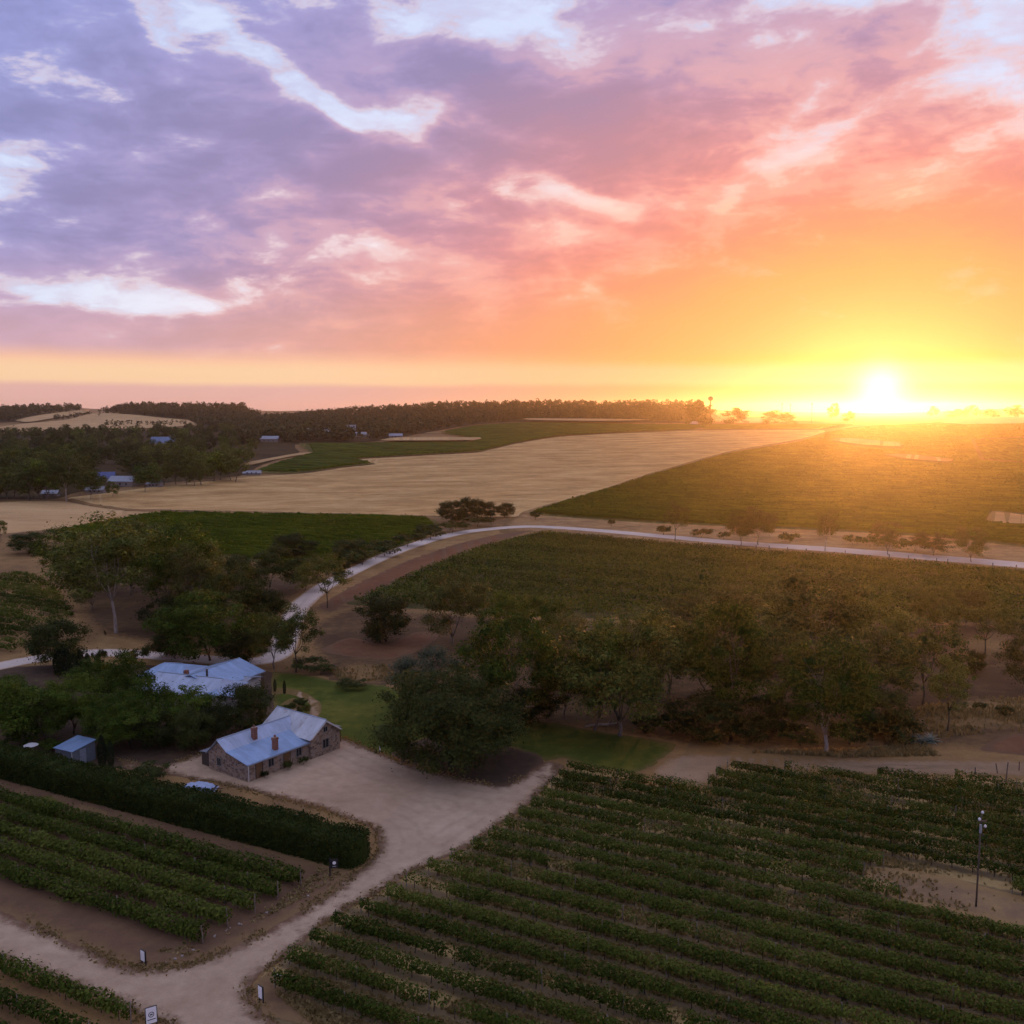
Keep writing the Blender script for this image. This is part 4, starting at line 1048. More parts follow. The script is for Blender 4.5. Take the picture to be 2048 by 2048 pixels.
# bottom left corner
pc = at(0, 1945)[:2]; w0 = float(pc @ RN)
for i in range(3):
    pe = at([262, 215, 150][i], [2050, 2062, 2075][i])[:2]
    w = w0 - 2.8 * i; q = float(pe @ RU)
    vine_row(w, q - 40, q, 330 + i, 'vine row in the bottom left corner below the driveway, %s from the driveway' % ordw[i], 'vine rows in the bottom left corner', 150, 0.24, 0.6, 1.05, 0.6, 0.0)
# middle block beyond the creek
V4 = world_poly([(1086, 1068), (1150, 1073), (1300, 1087), (1500, 1104), (1800, 1126), (2180, 1160), (2180, 1258), (2000, 1246), (1900, 1238), (1500, 1236), (1300, 1232), (1100, 1232), (900, 1218), (704, 1206), (770, 1178), (866, 1134), (964, 1097)])
wv = V4 @ RN
for k, (w, p, q) in enumerate(rows_in(V4, np.arange(math.ceil(wv.min() / SP) * SP, wv.max(), SP))):
    vine_row(w, p, q, 400 + k, 'green vine row in the middle block between creek trees and white road', 'vine rows of the middle block', 22, 0.46, 0.42, 1.1, 0.6, 0.08, posts=None, trunks=False)
# left edge bush vines
V7 = world_poly([(-90, 1152), (60, 1150), (105, 1175), (150, 1232), (60, 1302), (-90, 1316)])
wv = V7 @ RN
for k, (w, p, q) in enumerate(rows_in(V7, np.arange(math.ceil(wv.min() / 3.6) * 3.6, wv.max(), 3.6))):
    vine_row(w, p, q, 500 + k, 'patchy vine row in the small block at the left picture edge', 'patchy vine rows at the left edge', 85, 0.32, 0.75, 0.9, 0.55, 0.22, posts=None, trunks=False)
# far vineyards: rows too fine to tell apart
def far_vines(name, label, poly, sp, holes=(), seg=7.0, ru=None, hgt_v=1.7, wid=1.3, dens=0.0, lsz=0.7):
    global RU, RN
    k0 = (RU, RN)
    if ru is not None: RU = np.array([math.cos(ru), math.sin(ru)]); RN = np.array([-RU[1], RU[0]])
    Pw = world_poly(poly); wv = Pw @ RN; V = []; Vt = []
    for (w, p, q) in rows_in(Pw, np.arange(wv.min() + 0.5, wv.max(), sp), [world_poly(h) for h in holes]):
        n = max(2, int((q - p) / seg)); u = np.linspace(p, q, n + 1)
        top = hgt_v * (0.62 + 0.4 * rng.random(n + 1)); hw = wid / 2 * (0.6 + 0.7 * rng.random(n + 1)); jw = rng.normal(0, 0.12, n + 1)
        cx = RU[0] * u + RN[0] * (w + jw); cy = RU[1] * u + RN[1] * (w + jw); cz = hgt(cx, cy) + np.maximum(np.hypot(cx, cy) - 420, 0) * 0.0009
        if dens:
            k = int((q - p) * dens); uu = p + rng.random(k) * (q - p); ww = w + rng.normal(0, wid * 0.28, k)
            lx = RU[0] * uu + RN[0] * ww; ly = RU[1] * uu + RN[1] * ww
            lz = hgt(lx, ly) + np.maximum(np.hypot(lx, ly) - 420, 0) * 0.0009 + hgt_v * (0.45 + 0.6 * rng.random(k))
            Vt.append(leaf_quads(np.stack([lx, ly, lz], -1), lsz * (0.5 + rng.random(k)), 0.8, 0.6))
        prof = [(-1.0, 0.25), (-0.85, 0.8), (0.0, 1.0), (0.85, 0.8), (1.0, 0.25)]
        rings = [np.stack([cx + RN[0] * hw * a, cy + RN[1] * hw * a, cz + top * b_], -1) for a, b_ in prof]
        for a in range(4):
            V.append(np.stack([rings[a][:-1], rings[a][1:], rings[a + 1][1:], rings[a + 1][:-1]], 1).reshape(-1, 3))
    RU, RN = k0
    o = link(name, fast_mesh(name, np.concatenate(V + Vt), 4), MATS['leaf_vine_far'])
    tag(o, label, 'vineyard', kind='stuff')
holes6 = [[(1650, 884), (1700, 882), (1806, 892), (1806, 902), (1720, 898)], [(1760, 913), (1830, 914), (1910, 924), (1900, 931), (1820, 926)], [(1980, 1022), (2060, 1029), (2150, 1037), (2150, 1068), (2048, 1055), (1968, 1048)], [(1940, 880), (2200, 868), (2200, 930), (2048, 930), (1960, 924)]]
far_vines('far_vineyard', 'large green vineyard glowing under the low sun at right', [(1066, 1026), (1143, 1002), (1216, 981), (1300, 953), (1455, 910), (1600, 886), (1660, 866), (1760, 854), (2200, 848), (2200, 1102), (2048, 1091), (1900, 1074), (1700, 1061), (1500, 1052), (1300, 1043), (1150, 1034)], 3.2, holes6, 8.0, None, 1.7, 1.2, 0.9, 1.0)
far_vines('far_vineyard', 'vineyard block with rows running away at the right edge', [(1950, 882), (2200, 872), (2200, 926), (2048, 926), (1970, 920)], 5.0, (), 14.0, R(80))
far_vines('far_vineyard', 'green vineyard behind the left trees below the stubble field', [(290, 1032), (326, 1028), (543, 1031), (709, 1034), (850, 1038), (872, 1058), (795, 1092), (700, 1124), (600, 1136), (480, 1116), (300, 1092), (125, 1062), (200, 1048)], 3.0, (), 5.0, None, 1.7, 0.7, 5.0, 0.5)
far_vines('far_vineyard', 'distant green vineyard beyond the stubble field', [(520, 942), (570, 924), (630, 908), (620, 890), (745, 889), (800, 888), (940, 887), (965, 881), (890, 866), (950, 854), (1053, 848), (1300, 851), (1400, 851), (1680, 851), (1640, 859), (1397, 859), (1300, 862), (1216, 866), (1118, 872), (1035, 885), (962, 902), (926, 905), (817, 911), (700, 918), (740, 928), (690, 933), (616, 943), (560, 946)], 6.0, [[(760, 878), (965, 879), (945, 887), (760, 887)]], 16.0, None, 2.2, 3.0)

# dry grass between the near rows and on the verges: one uncountable mass
def grass(name, label, polys):
    Vs = []
    for poly, n, hh, rw in polys:
        q = scatter_px(poly, n); W = at(q[:, 0], q[:, 1])
        if rw: W = W[~poly_inside(W[:, :2], BARE) | (rng.random(len(W)) < 0.22)]
        ph = (W[:, :2] @ RN) / SP; fr = np.abs(ph - np.round(ph))
        patch = vnoise(W[:, 0] * 0.16 + 40, 3) * 0.5 + vnoise(W[:, 1] * 0.16 + W[:, 0] * 0.05 + 40, 4) * 0.5
        W = W[((fr > 0.13) | (not rw)) & (rng.random(len(W)) < np.clip((patch - 0.3) * 2.6, 0.04, 1))]
        h = hh * (0.5 + rng.random(len(W)))
        for j in range(2):
            a = rng.random(len(W)) * 6.283; wd = 0.05 + 0.07 * rng.random(len(W))
            dx, dy = np.cos(a) * wd, np.sin(a) * wd
            l = rng.normal(0, 0.10, (len(W), 2))
            Vs.append(np.stack([W + np.stack([-dx, -dy, 0 * a], -1), W + np.stack([dx, dy, 0 * a], -1), W + np.stack([dx * 1.2 + l[:, 0], dy * 1.2 + l[:, 1], h], -1), W + np.stack([-dx * 1.2 + l[:, 0], -dy * 1.2 + l[:, 1], h * 0.8], -1)], 1).reshape(-1, 3))
    WB = SHEETS['gravel_driveway']; k = rng.integers(0, len(WB), 5200); nx_ = WB[(k + 1) % len(WB)]
    W = WB[k] + (nx_ - WB[k]) * rng.random((len(k), 1)); W[:, :2] += rng.normal(0, 0.42, (len(k), 2)); W[:, 2] = 0.0
    ok = vnoise(W[:, 0] * 0.45 + W[:, 1] * 0.3 + 200, 8) > 0.42; W = W[ok]
    for j in range(2):
        a = rng.random(len(W)) * 6.283; wd = 0.04 + 0.06 * rng.random(len(W)); h = 0.06 + 0.16 * rng.random(len(W))
        dx, dy = np.cos(a) * wd, np.sin(a) * wd
        Vs.append(np.stack([W + np.stack([-dx, -dy, 0 * a], -1), W + np.stack([dx, dy, 0 * a], -1), W + np.stack([dx * 1.3, dy * 1.3, h], -1), W + np.stack([-dx * 1.3, -dy * 1.3, h * 0.8], -1)], 1).reshape(-1, 3))
    tag(link(name, fast_mesh(name, np.concatenate(Vs), 4), MATS['dry_grass']), label, 'grass', kind='stuff')
grass('dry_grass', 'straw coloured dry grass between vine rows and along the verges',
      [([(1135, 1545), (1412, 1582), (1470, 1537), (1710, 1556), (2048, 1572), (2100, 1700), (2100, 2060), (640, 2060), (552, 1990), (590, 1918), (735, 1822), (940, 1708), (1095, 1590)], 80000, 0.26, True),
       ([(1760, 1455), (1850, 1412), (1960, 1394), (2100, 1400), (2100, 1465), (1950, 1470), (1850, 1480), (1780, 1500)], 4500, 0.45, False),
       ([(1500, 1506), (1700, 1500), (1850, 1492), (1880, 1512), (1700, 1516)], 1500, 0.4, False),
       ([(300, 1900), (380, 1915), (600, 1800), (690, 1745), (640, 1735), (560, 1800), (420, 1890)], 500, 0.14, False),
       ([(650, 1340), (770, 1330), (800, 1360), (690, 1366)], 1500, 0.35, False)])

# ------------------------------------------------------------------ hedge
def hedge():
    u0, u1, wa, wb, h = -128.0, -52.4, 70.9, 74.6, 2.75
    L = u1 - u0; org = RU * u0 + RN * ((wa + wb) / 2); hw = (wb - wa) / 2
    o = empty('hedge', (org[0], org[1], 0), PHI); tag(o, 'long clipped dark green hedge between driveway yard and left vines', 'hedge')
    # rounded core
    n = 150; V = []; Fc = []
    prof = [(-1, 0.0), (-1.0, 0.45), (-0.97, 0.84), (-0.8, 0.98), (0, 1.0), (0.8, 0.98), (0.97, 0.84), (1.0, 0.45), (1, 0.0)]
    for i in range(n + 1):
        s = L * i / n; e = 1.0 if s < L - hw else math.sqrt(max(0.0, 1 - ((s - (L - hw)) / hw) ** 2)) ** 0.6
        for j, (a, z) in enumerate(prof):
            k = 1 + 0.05 * math.sin(s * 1.9 + j) + random.uniform(-0.03, 0.03)
            V.append((s, a * hw * 0.93 * max(e, 0.02) * k, z * (h - 0.10 + 0.10 * math.sin(s * 0.5) + 0.07 * math.sin(s * 1.3 + 1) + random.uniform(-0.03, 0.05))))
    m = len(prof)
    for i in range(n):
        for j in range(m - 1):
            k = i * m + j; Fc.append((k, k + 1, k + m + 1, k + m))
    link('core', py_mesh('core', V, Fc), MATS['leaf_hedge'], o)
    N = 46000; s = rng.random(N) * L; t = rng.random(N)
    per = np.where(t < 0.33, 0, np.where(t < 0.78, 1, 2))
    e = np.where(s < L - hw, 1.0, np.sqrt(np.maximum(0.0, 1 - ((s - (L - hw)) / hw) ** 2)) ** 0.6)
    r = rng.random(N)
    y = np.where(per == 0, -hw, np.where(per == 1, (r * 2 - 1) * hw, hw)) * e
    ztop = h + 0.10 * np.sin(s * 0.5) + 0.07 * np.sin(s * 1.3 + 1) + 0.26 * (vnoise(s * 0.9, 77) - 0.5)
    z = np.where(per == 1, ztop, r * ztop)
    bul = 0.16 * (vnoise(s * 0.6 + 11, 78) - 0.5); y += np.where(per == 0, bul, 0) + rng.normal(0, 0.08, N); z += rng.normal(0, 0.08, N) + np.where(rng.random(N) < 0.02, 0.22, 0); z = np.maximum(z, 0.05)
    link('foliage', fast_mesh('foliage', leaf_quads(np.stack([s, y, z], -1), 0.24 * (0.6 + 0.8 * rng.random(N)), 0.6, 0.2, -0.5), 4), MATS['leaf_hedge'], o)
hedge()

# ------------------------------------------------------------------ buildings
def metal_roof(name, col, rust=0.0, ang=0.0):
    m, g, b, o = mat_new(name)
    p = objco(g)
    mp = g.new('ShaderNodeMapping'); mp.inputs['Rotation'].default_value = (0, 0, ang); g.link(p, mp.inputs[0])
    x, y, z = g.sep(mp.outputs[0])
    wv = g.m('SINE', g.m('MULTIPLY', x, 2 * math.pi / 0.30))
    n = g.noise(g.vm('MULTIPLY', mp.outputs[0], (1.0, 0.25, 0.25)), 1.1, 6, 0.65, 0.3)
    pan = g.noise(g.comb(g.m('FLOOR', g.m('DIVIDE', x, 0.8)), 0.5), 3.3, 0)
    c = g.mix(g.ss(n, 0.35, 0.7), (*[k * 0.72 for k in col], 1), (*col, 1))
    c = g.mix(g.m('MULTIPLY', g.m('SUBTRACT', pan, 0.35), 0.7), c, (*[k * 1.2 for k in col], 1))
    if rust:
        c = g.mix(g.m('MULTIPLY', g.ss(g.noise(p, 0.9, 5, 0.7), 0.5, 0.72), rust), c, (0.24, 0.17, 0.14, 1))
    g.link(c, b.inputs['Base Color']); b.inputs['Metallic'].default_value = 0.25; b.inputs['Roughness'].default_value = 0.42
    b.inputs['Specular IOR Level'].default_value = 0.5
    bump(g, b, wv, 0.35, 0.02)
    MATS[name] = m
metal_roof('roof_blue', (0.26, 0.38, 0.56), 0.12)
metal_roof('roof_old', (0.46, 0.48, 0.52), 0.8, R(90)); metal_roof('roof_pale', (0.38, 0.45, 0.57), 0.15); metal_roof('roof_grey', (0.26, 0.29, 0.34), 0.3)
def stone():
    m, g, b, o = mat_new('stone_wall')
    p = g.vm('MULTIPLY', objco(g), (1, 1, 1.35))
    p = g.vm('ADD', p, g.vm('SCALE', g.noise(p, 2.0, 2, 0.5, 0, True), scale=0.25))
    vo = g.new('ShaderNodeTexVoronoi', feature='F1'); vo.inputs['Scale'].default_value = 2.6; g.link(p, vo.inputs['Vector'])
    ve = g.new('ShaderNodeTexVoronoi', feature='DISTANCE_TO_EDGE'); ve.inputs['Scale'].default_value = 2.6; g.link(p, ve.inputs['Vector'])
    h = g.sep(vo.outputs['Color'])[0]
    c = g.ramp(h, [(0.0, (0.13, 0.095, 0.075)), (0.35, (0.25, 0.17, 0.12)), (0.65, (0.36, 0.25, 0.175)), (1.0, (0.27, 0.22, 0.19))])
    mo = g.ss(ve.outputs['Distance'], 0.0, 0.07)
    c = g.mix(mo, (0.36, 0.30, 0.25, 1), c)
    n = g.noise(p, 9, 4); k = g.m('MULTIPLY_ADD', n, 0.5, 0.75)
    g.link(g.mix(1.0, c, g.comb(k, k, k), 'MULTIPLY'), b.inputs['Base Color'])
    bump(g, b, g.m('ADD', mo, g.m('MULTIPLY', n, 0.4)), 0.8, 0.05)
    MATS['stone_wall'] = m
stone()
def brick():
    m, g, b, o = mat_new('chimney_brick')
    t = g.new('ShaderNodeTexBrick'); t.inputs['Scale'].default_value = 4.0
    x, y, z = g.sep(objco(g)); g.link(g.comb(g.m('ADD', x, y), z), t.inputs['Vector'])
    t.inputs['Color1'].default_value = (0.22, 0.070, 0.042, 1); t.inputs['Color2'].default_value = (0.15, 0.052, 0.038, 1); t.inputs['Mortar'].default_value = (0.35, 0.27, 0.22, 1)
    g.link(t.outputs[0], b.inputs['Base Color']); bump(g, b, t.outputs[1], -0.5, 0.02)
    MATS['chimney_brick'] = m
brick()
plain('timber_dark', (0.06, 0.045, 0.035), 0.8); plain('timber_door', (0.16, 0.085, 0.04), 0.7); plain('glass_dark', (0.02, 0.022, 0.026), 0.12, 0, 0.1)
plain('frame_grey', (0.20, 0.18, 0.16), 0.7); plain('render_wall', (0.42, 0.38, 0.34), 0.9); plain('trim_white', (0.62, 0.60, 0.58), 0.6); plain('shed_wall', (0.13, 0.15, 0.18), 0.6); metal_roof('roof_shed', (0.17, 0.27, 0.42), 0.1); plain('flashing', (0.30, 0.34, 0.40), 0.5, 0.3)

def window(parent, wall_axis, x, y, z0, w, h, nrm, door=False):
    """opening piece set 3 mm proud of a wall; x,y centre on the wall face, nrm = outward 2D normal in local space"""
    tx, ty = -nrm[1], nrm[0]
    def bx(mb, a0, a1, z0_, z1_, d0, d1):
        q = []
        for z in (z0_, z1_):
            for (a, d) in ((a0, d0), (a1, d0), (a1, d1), (a0, d1)):
                q.append((x + tx * a + nrm[0] * d, y + ty * a + nrm[1] * d, z))
        mb.add(q, [(0, 1, 2, 3), (7, 6, 5, 4), (0, 4, 5, 1), (1, 5, 6, 2), (2, 6, 7, 3), (3, 7, 4, 0)])
    mb = MB(); f = 0.08
    bx(mb, -w / 2 - f, -w / 2, z0, z0 + h, 0.003, 0.06); bx(mb, w / 2, w / 2 + f, z0, z0 + h, 0.003, 0.06)
    bx(mb, -w / 2 - f, w / 2 + f, z0 + h, z0 + h + f, 0.003, 0.065)
    fo = mb.build('door_frame' if door else 'window', MATS['timber_dark'] if door else MATS['frame_grey'], parent)
    mb = MB(); bx(mb, -w / 2, w / 2, z0, z0 + h, 0.003, 0.02)
    if door:
        mb.build('door', MATS['timber_door'], fo)
        m2 = MB(); bx(m2, w / 2 - 0.15, w / 2 - 0.09, z0 + h * 0.47, z0 + h * 0.52, 0.021, 0.06); m2.build('handle', MATS['flashing'], fo)
    else:
        mb.build('pane', MATS['glass_dark'], fo)
        m2 = MB(); bx(m2, -0.025, 0.025, z0, z0 + h, 0.021, 0.045); m2.build('mullion', MATS['frame_grey'], fo)
        m3 = MB(); bx(m3, -w / 2 - 0.12, w / 2 + 0.12, z0 - 0.09, z0 - 0.003, 0.003, 0.12); m3.build('sill', MATS['frame_grey'], fo)
    return fo

def cottage():
    A = at(496, 1565); o = empty('stone_cottage', (A[0], A[1], 0), R(54))
    tag(o, 'long low stone cottage with pale blue iron roof and two brick chimneys', 'cottage')
    U, D = 9.5, 7.4
    # main range: x along the front, y = depth; front wall at y=0
    mb = MB()
    fz, bz, rz_, kz = 2.25, 2.15, 4.1, 2.95; ky, ry = 3.7, 5.4
    prof = [(0, 0), (D, 0), (D, bz), (ry, rz_ - 0.08), (ky, kz - 0.08), (0, fz)]
    V = [(x, y, z) for x in (0, U) for (y, z) in prof]; n = len(prof)
    Fc = [tuple(range(n))[::-1], tuple(range(n, 2 * n))] + [(i, (i + 1) % n, n + (i + 1) % n, n + i) for i in range(n)]
    mb.add(V, Fc); mb.build('wall', MATS['stone_wall'], o)
    ov = 0.28
    r = MB(); r.slab([(-ov, -ov, fz - 0.0), (U + 0.6, -ov, fz), (U + 0.6, ky, kz + 0.08), (-ov, ky, kz + 0.08)], 0.06)
    r1 = r.build('roof', MATS['roof_blue'], o); r1['label'] = 'shallow front roof sheet, pale blue'
    r = MB(); r.slab([(-ov, ky + 0.003, kz + 0.09), (U + 1.6, ky + 0.003, kz + 0.09), (U + 1.6, ry, rz_ + 0.06), (-ov, ry, rz_ + 0.06)], 0.06)
    r.slab([(-ov, ry + 0.003, rz_ + 0.06), (U + 1.6, ry + 0.003, rz_ + 0.06), (U + 1.6, D + ov, bz - 0.1), (-ov, D + ov, bz - 0.1)], 0.06)
    r2 = r.build('roof', MATS['roof_pale'], o)
    m = MB(); m.tube([(-ov, ry, rz_ + 0.09), (U + 1.7, ry, rz_ + 0.09)], [0.07, 0.07], 6); m.build('ridge_cap', MATS['flashing'], r2)
    m = MB(); m.box(-ov, U + 0.5, -ov - 0.10, -ov - 0.005, fz - 0.16, fz - 0.06); m.build('gutter', MATS['flashing'], r1)
    m = MB(); m.tube([(0.06, -0.1, 0.05), (0.06, -0.1, fz - 0.1)], [0.045, 0.045], 6); m.build('downpipe', MATS['trim_white'], o)
    # cross wing
    x0, x1, y0, y1, ez, az = 9.5, 14.5, -0.45, 8.6, 2.75, 4.55; xm = (x0 + x1) / 2
    prof = [(x0, 0), (x1, 0), (x1, ez), (xm, az - 0.08), (x0, ez)]
    V = [(x, y, z) for y in (y0, y1) for (x, z) in prof]; n = 5
    mb = MB(); mb.add(V, [tuple(range(n)), tuple(range(n, 2 * n))[::-1]] + [(i, n + i, n + (i + 1) % n, (i + 1) % n) for i in range(n)])
    wgo = mb.build('wing_wall', MATS['stone_wall'], o)
    r = MB()
    sl = (az - ez) / (xm - x0)
    r.slab([(x0 - 0.3, y0 - 0.25, ez - 0.3 * sl + 0.07), (xm, y0 - 0.25, az + 0.03), (xm, y1 + 0.25, az + 0.03), (x0 - 0.3, y1 + 0.25, ez - 0.3 * sl + 0.07)], 0.06)
    r.slab([(xm + 0.003, y0 - 0.25, az + 0.03), (x1 + 0.3, y0 - 0.25, ez - 0.3 * sl + 0.07), (x1 + 0.3, y1 + 0.25, ez - 0.3 * sl + 0.07), (xm + 0.003, y1 + 0.25, az + 0.03)], 0.06)
    wr = r.build('wing_roof', MATS['roof_old'], o); wr['label'] = 'weathered grey iron roof of the rear wing'
    m = MB(); m.tube([(xm, y0 - 0.25, az + 0.06), (xm, y1 + 0.25, az + 0.06)], [0.07, 0.07], 6); m.build('ridge_cap', MATS['flashing'], wr)
    m = MB(); m.slab([(x0 - 0.1, y0 - 0.28, ez - 0.02), (xm, y0 - 0.28, az - 0.06), (xm, y0 - 0.22, az - 0.06), (x0 - 0.1, y0 - 0.22, ez - 0.02)], 0.16)
    m.slab([(xm, y0 - 0.28, az - 0.06), (x1 + 0.1, y0 - 0.28, ez - 0.02), (x1 + 0.1, y0 - 0.22, ez - 0.02), (xm, y0 - 0.22, az - 0.06)], 0.16); m.build('barge_board', MATS['trim_white'], wr)
    # awnings
    r = MB(); r.slab([(x1 + 0.2, 1.2, 2.55), (x1 + 1.9, 1.2, 2.15), (x1 + 1.9, 5.0, 2.15), (x1 + 0.2, 5.0, 2.55)], 0.05); aw = r.build('awning', MATS['roof_grey'], o)
    for yy in (1.3, 4.9):
        m = MB(); m.tube([(x1 + 1.8, yy, 0), (x1 + 1.8, yy, 2.1)], [0.05, 0.05], 6); m.build('awning_post', MATS['timber_dark'], aw)
    r = MB(); r.slab([(0.2, D + 0.25, 2.0), (3.6, D + 0.25, 2.0), (3.6, D + 2.2, 1.75), (0.2, D + 2.2, 1.75)], 0.05); lt = r.build('lean_to_roof', MATS['roof_grey'], o)
    m = MB(); m.box(0.4, 3.4, D + 0.003, D + 2.0, 0, 1.72); m.build('lean_to_wall', MATS['timber_dark'], lt)
    # chimneys
    for cx, cy, zb, zt in ((4.4, 4.15, 2.9, 4.75), (4.9, 0.85, 2.2, 4.0)):
        m = MB(); m.box(cx - 0.30, cx + 0.30, cy - 0.26, cy + 0.26, zb, zt); ch = m.build('chimney', MATS['chimney_brick'], o)
        m = MB(); m.box(cx - 0.36, cx + 0.36, cy - 0.32, cy + 0.32, zt - 0.26, zt - 0.12); m.build('chimney_course', MATS['chimney_brick'], ch)
        m = MB(); m.tube([(cx, cy, zt), (cx, cy, zt + 0.28)], [0.14, 0.11], 8); m.build('chimney_pot', MATS['chimney_brick'], ch)
        m = MB(); m.box(cx - 0.38, cx + 0.38, cy - 0.34, cy + 0.34, zb - 0.1, zb + 0.22); m.build('flashing', MATS['flashing'], ch)
    # openings: front, gable, wing
    window(o, 0, 1.7, 0, 0.02, 0.95, 1.9, (0, -1), True)
    window(o, 0, 3.5, 0, 0.95, 0.8, 0.95, (0, -1))
    window(o, 0, 6.0, 0, 0.02, 0.95, 1.9, (0, -1), True)
    window(o, 0, 7.9, 0, 0.95, 0.8, 0.95, (0, -1))
    window(o, 0, 12.0, y0, 0.9, 0.95, 1.1, (0, -1))
    window(o, 0, 12.0, y0, 3.0, 0.6, 0.6, (0, -1))
    window(o, 0, 0, 5.4, 0.9, 0.7, 0.9, (-1, 0))
    return o
cottage()

def gable_house(name, label, P, Q, hw, rz_, ez, roof='roof_blue', wall='render_wall', hip=0.0, ov=0.5, windows=()):
    """P,Q ground points under the ridge ends"""
    P = np.array(P[:2], float); Q = np.array(Q[:2], float); L = np.linalg.norm(Q - P); a = math.atan2(Q[1] - P[1], Q[0] - P[0])
    b0 = float(hgt(P[0], P[1]))
    o = empty(name, (P[0], P[1], b0), a); tag(o, label, 'house')
    hx = hip
    prof_lo = [(0, -hw), (L, -hw), (L, hw), (0, hw)]
    mb = MB()
    V = [(x, y, 0) for x, y in prof_lo] + [(x, y, ez) for x, y in prof_lo] + [(hx + 0.05, 0, rz_ - 0.15), (L - hx - 0.05, 0, rz_ - 0.15)]
    mb.add(V, [(0, 1, 5, 4), (2, 3, 7, 6), (1, 2, 6, 9, 5) if not hip else (1, 2, 6, 5), (3, 0, 4, 8, 7) if not hip else (3, 0, 4, 7), (3, 2, 1, 0)])
    mb.build('wall', MATS[wall], o)
    s = (rz_ - ez) / hw; lo = ez - ov * s
    x0, x1 = -ov, L + ov
    r = MB()
    r.slab([(x0, -hw - ov, lo), (x1, -hw - ov, lo), (x1 - (hx + ov if hip else 0), 0, rz_), (x0 + (hx + ov if hip else 0), 0, rz_)], 0.07)
    r.slab([(x1, hw + ov, lo), (x0, hw + ov, lo), (x0 + (hx + ov if hip else 0), 0.004, rz_), (x1 - (hx + ov if hip else 0), 0.004, rz_)], 0.07)
    if hip:
        r.add([(x0, -hw - ov, lo), (x0 + hx + ov, 0, rz_), (x0, hw + ov, lo)], [(0, 1, 2)]); r.add([(x1, -hw - ov, lo), (x1, hw + ov, lo), (x1 - hx - ov, 0, rz_)], [(0, 1, 2)])
    ro = r.build('roof', MATS[roof], o)
    m = MB(); m.tube([(x0 + (hx + ov if hip else 0), 0, rz_ + 0.03), (x1 - (hx + ov if hip else 0), 0, rz_ + 0.03)], [0.07, 0.07], 6); m.build('ridge_cap', MATS['flashing'], ro)
    m = MB(); m.box(x0, x1, -hw - ov - 0.1, -hw - ov - 0.004, lo - 0.16, lo - 0.04); m.box(x0, x1, hw + ov + 0.004, hw + ov + 0.1, lo - 0.16, lo - 0.04); m.build('gutter', MATS['flashing'], ro)
    for (sx, sd) in windows:
        window(o, 0, sx * L, sd * hw, 0.9, 1.0, 1.1, (0, sd))
    return o, ro
def farm_house():
    P = at(475, 1311, 4.8); Q = at(384, 1342, 4.8)
    o, ro = gable_house('house', 'blue roofed house wing with broad gable pointing to the road', Q, P, 4.6, 4.3, 2.9, 'roof_blue', windows=((0.25, -1), (0.6, -1), (0.85, -1)))
    m = MB(); m.tube([(1.0, -2.0, 3.8), (1.0, -2.0, 4.9)], [0.16, 0.16], 8); m.tube([(1.0, -2.0, 4.95), (1.0, -2.0, 5.1)], [0.26, 0.05], 8); m.build('flue', MATS['timber_dark'], ro)
    # veranda posts on the right side
    for x in (8.0, 10.2):
        m = MB(); m.tube([(x, -5.0, 0), (x, -5.0, 2.6)], [0.06, 0.06], 6); m.build('veranda_post', MATS['timber_dark'], o)
    A = at(304, 1342, 4.1); B = at(459, 1359, 4.1)
    o, ro = gable_house('house', 'front range of the blue roofed house above the garden trees', A, B, 3.9, 4.1, 2.7, 'roof_pale', hip=1.2, windows=((0.3, -1), (0.6, -1), (0.8, -1)))
    m = MB(); m.box(5.6, 6.2, 0.3, 0.9, 3.6, 4.6); m.build('chimney', MATS['chimney_brick'], ro)
    C = at(300, 1324, 4.0); D_ = at(392, 1328, 4.0)
    gable_house('house', 'rear left hipped range of the blue roofed house', C, D_, 3.4, 4.0, 2.8, 'roof_blue', hip=2.4, windows=((0.3, -1), (0.7, -1)))
    # front bay under the trees
    E1 = at(432, 1372, 3.3); E2 = at(440, 1392, 3.0)
    gable_house('house', 'small front bay of the blue roofed house between garden trees', E1, E2, 2.4, 3.3, 2.6, 'roof_blue', windows=((0.5, 1),))
    S1 = at(462, 1352, 2.7); S2 = at(500, 1358, 2.6)
    gable_house('house', 'low pale skillion at the right end of the blue roofed house', S1, S2, 2.0, 2.9, 2.5, 'roof_grey')
farm_house()
# little shed behind the hedge
def shed():
    A = at(110, 1493, 2.2); o = empty('shed', (A[0], A[1], 0), R(-26.5)); tag(o, 'small blue-grey iron shed with skillion roof behind the hedge', 'shed')
    m = MB(); W_, D_ = 3.2, 3.3
    V = [(0, 0, 0), (W_, 0, 0), (W_, D_, 0), (0, D_, 0), (0, 0, 2.05), (W_, 0, 2.05), (W_, D_, 2.5), (0, D_, 2.5)]
    m.add(V, [(0, 1, 5, 4), (1, 2, 6, 5), (2, 3, 7, 6), (3, 0, 4, 7), (3, 2, 1, 0)]); m.build('wall', MATS['shed_wall'], o)
    m = MB(); m.slab([(-0.15, -0.2, 2.08), (W_ + 0.15, -0.2, 2.08), (W_ + 0.15, D_ + 0.15, 2.58), (-0.15, D_ + 0.15, 2.58)], 0.05); m.build('roof', MATS['roof_shed'], o)
    m = MB(); m.box(W_ + 0.003, W_ + 0.04, 1.0, 1.9, 0.02, 1.95); d = m.build('door', MATS['flashing'], o)
    m = MB(); m.box(W_ + 0.041, W_ + 0.08, 1.08, 1.14, 0.95, 1.05); m.build('handle', MATS['timber_dark'], d)
    m = MB(); m.tube([(W_ - 0.1, -0.06, 0.0), (W_ - 0.1, -0.06, 2.0)], [0.05, 0.05], 6); m.build('downpipe', MATS['trim_white'], o)
shed()
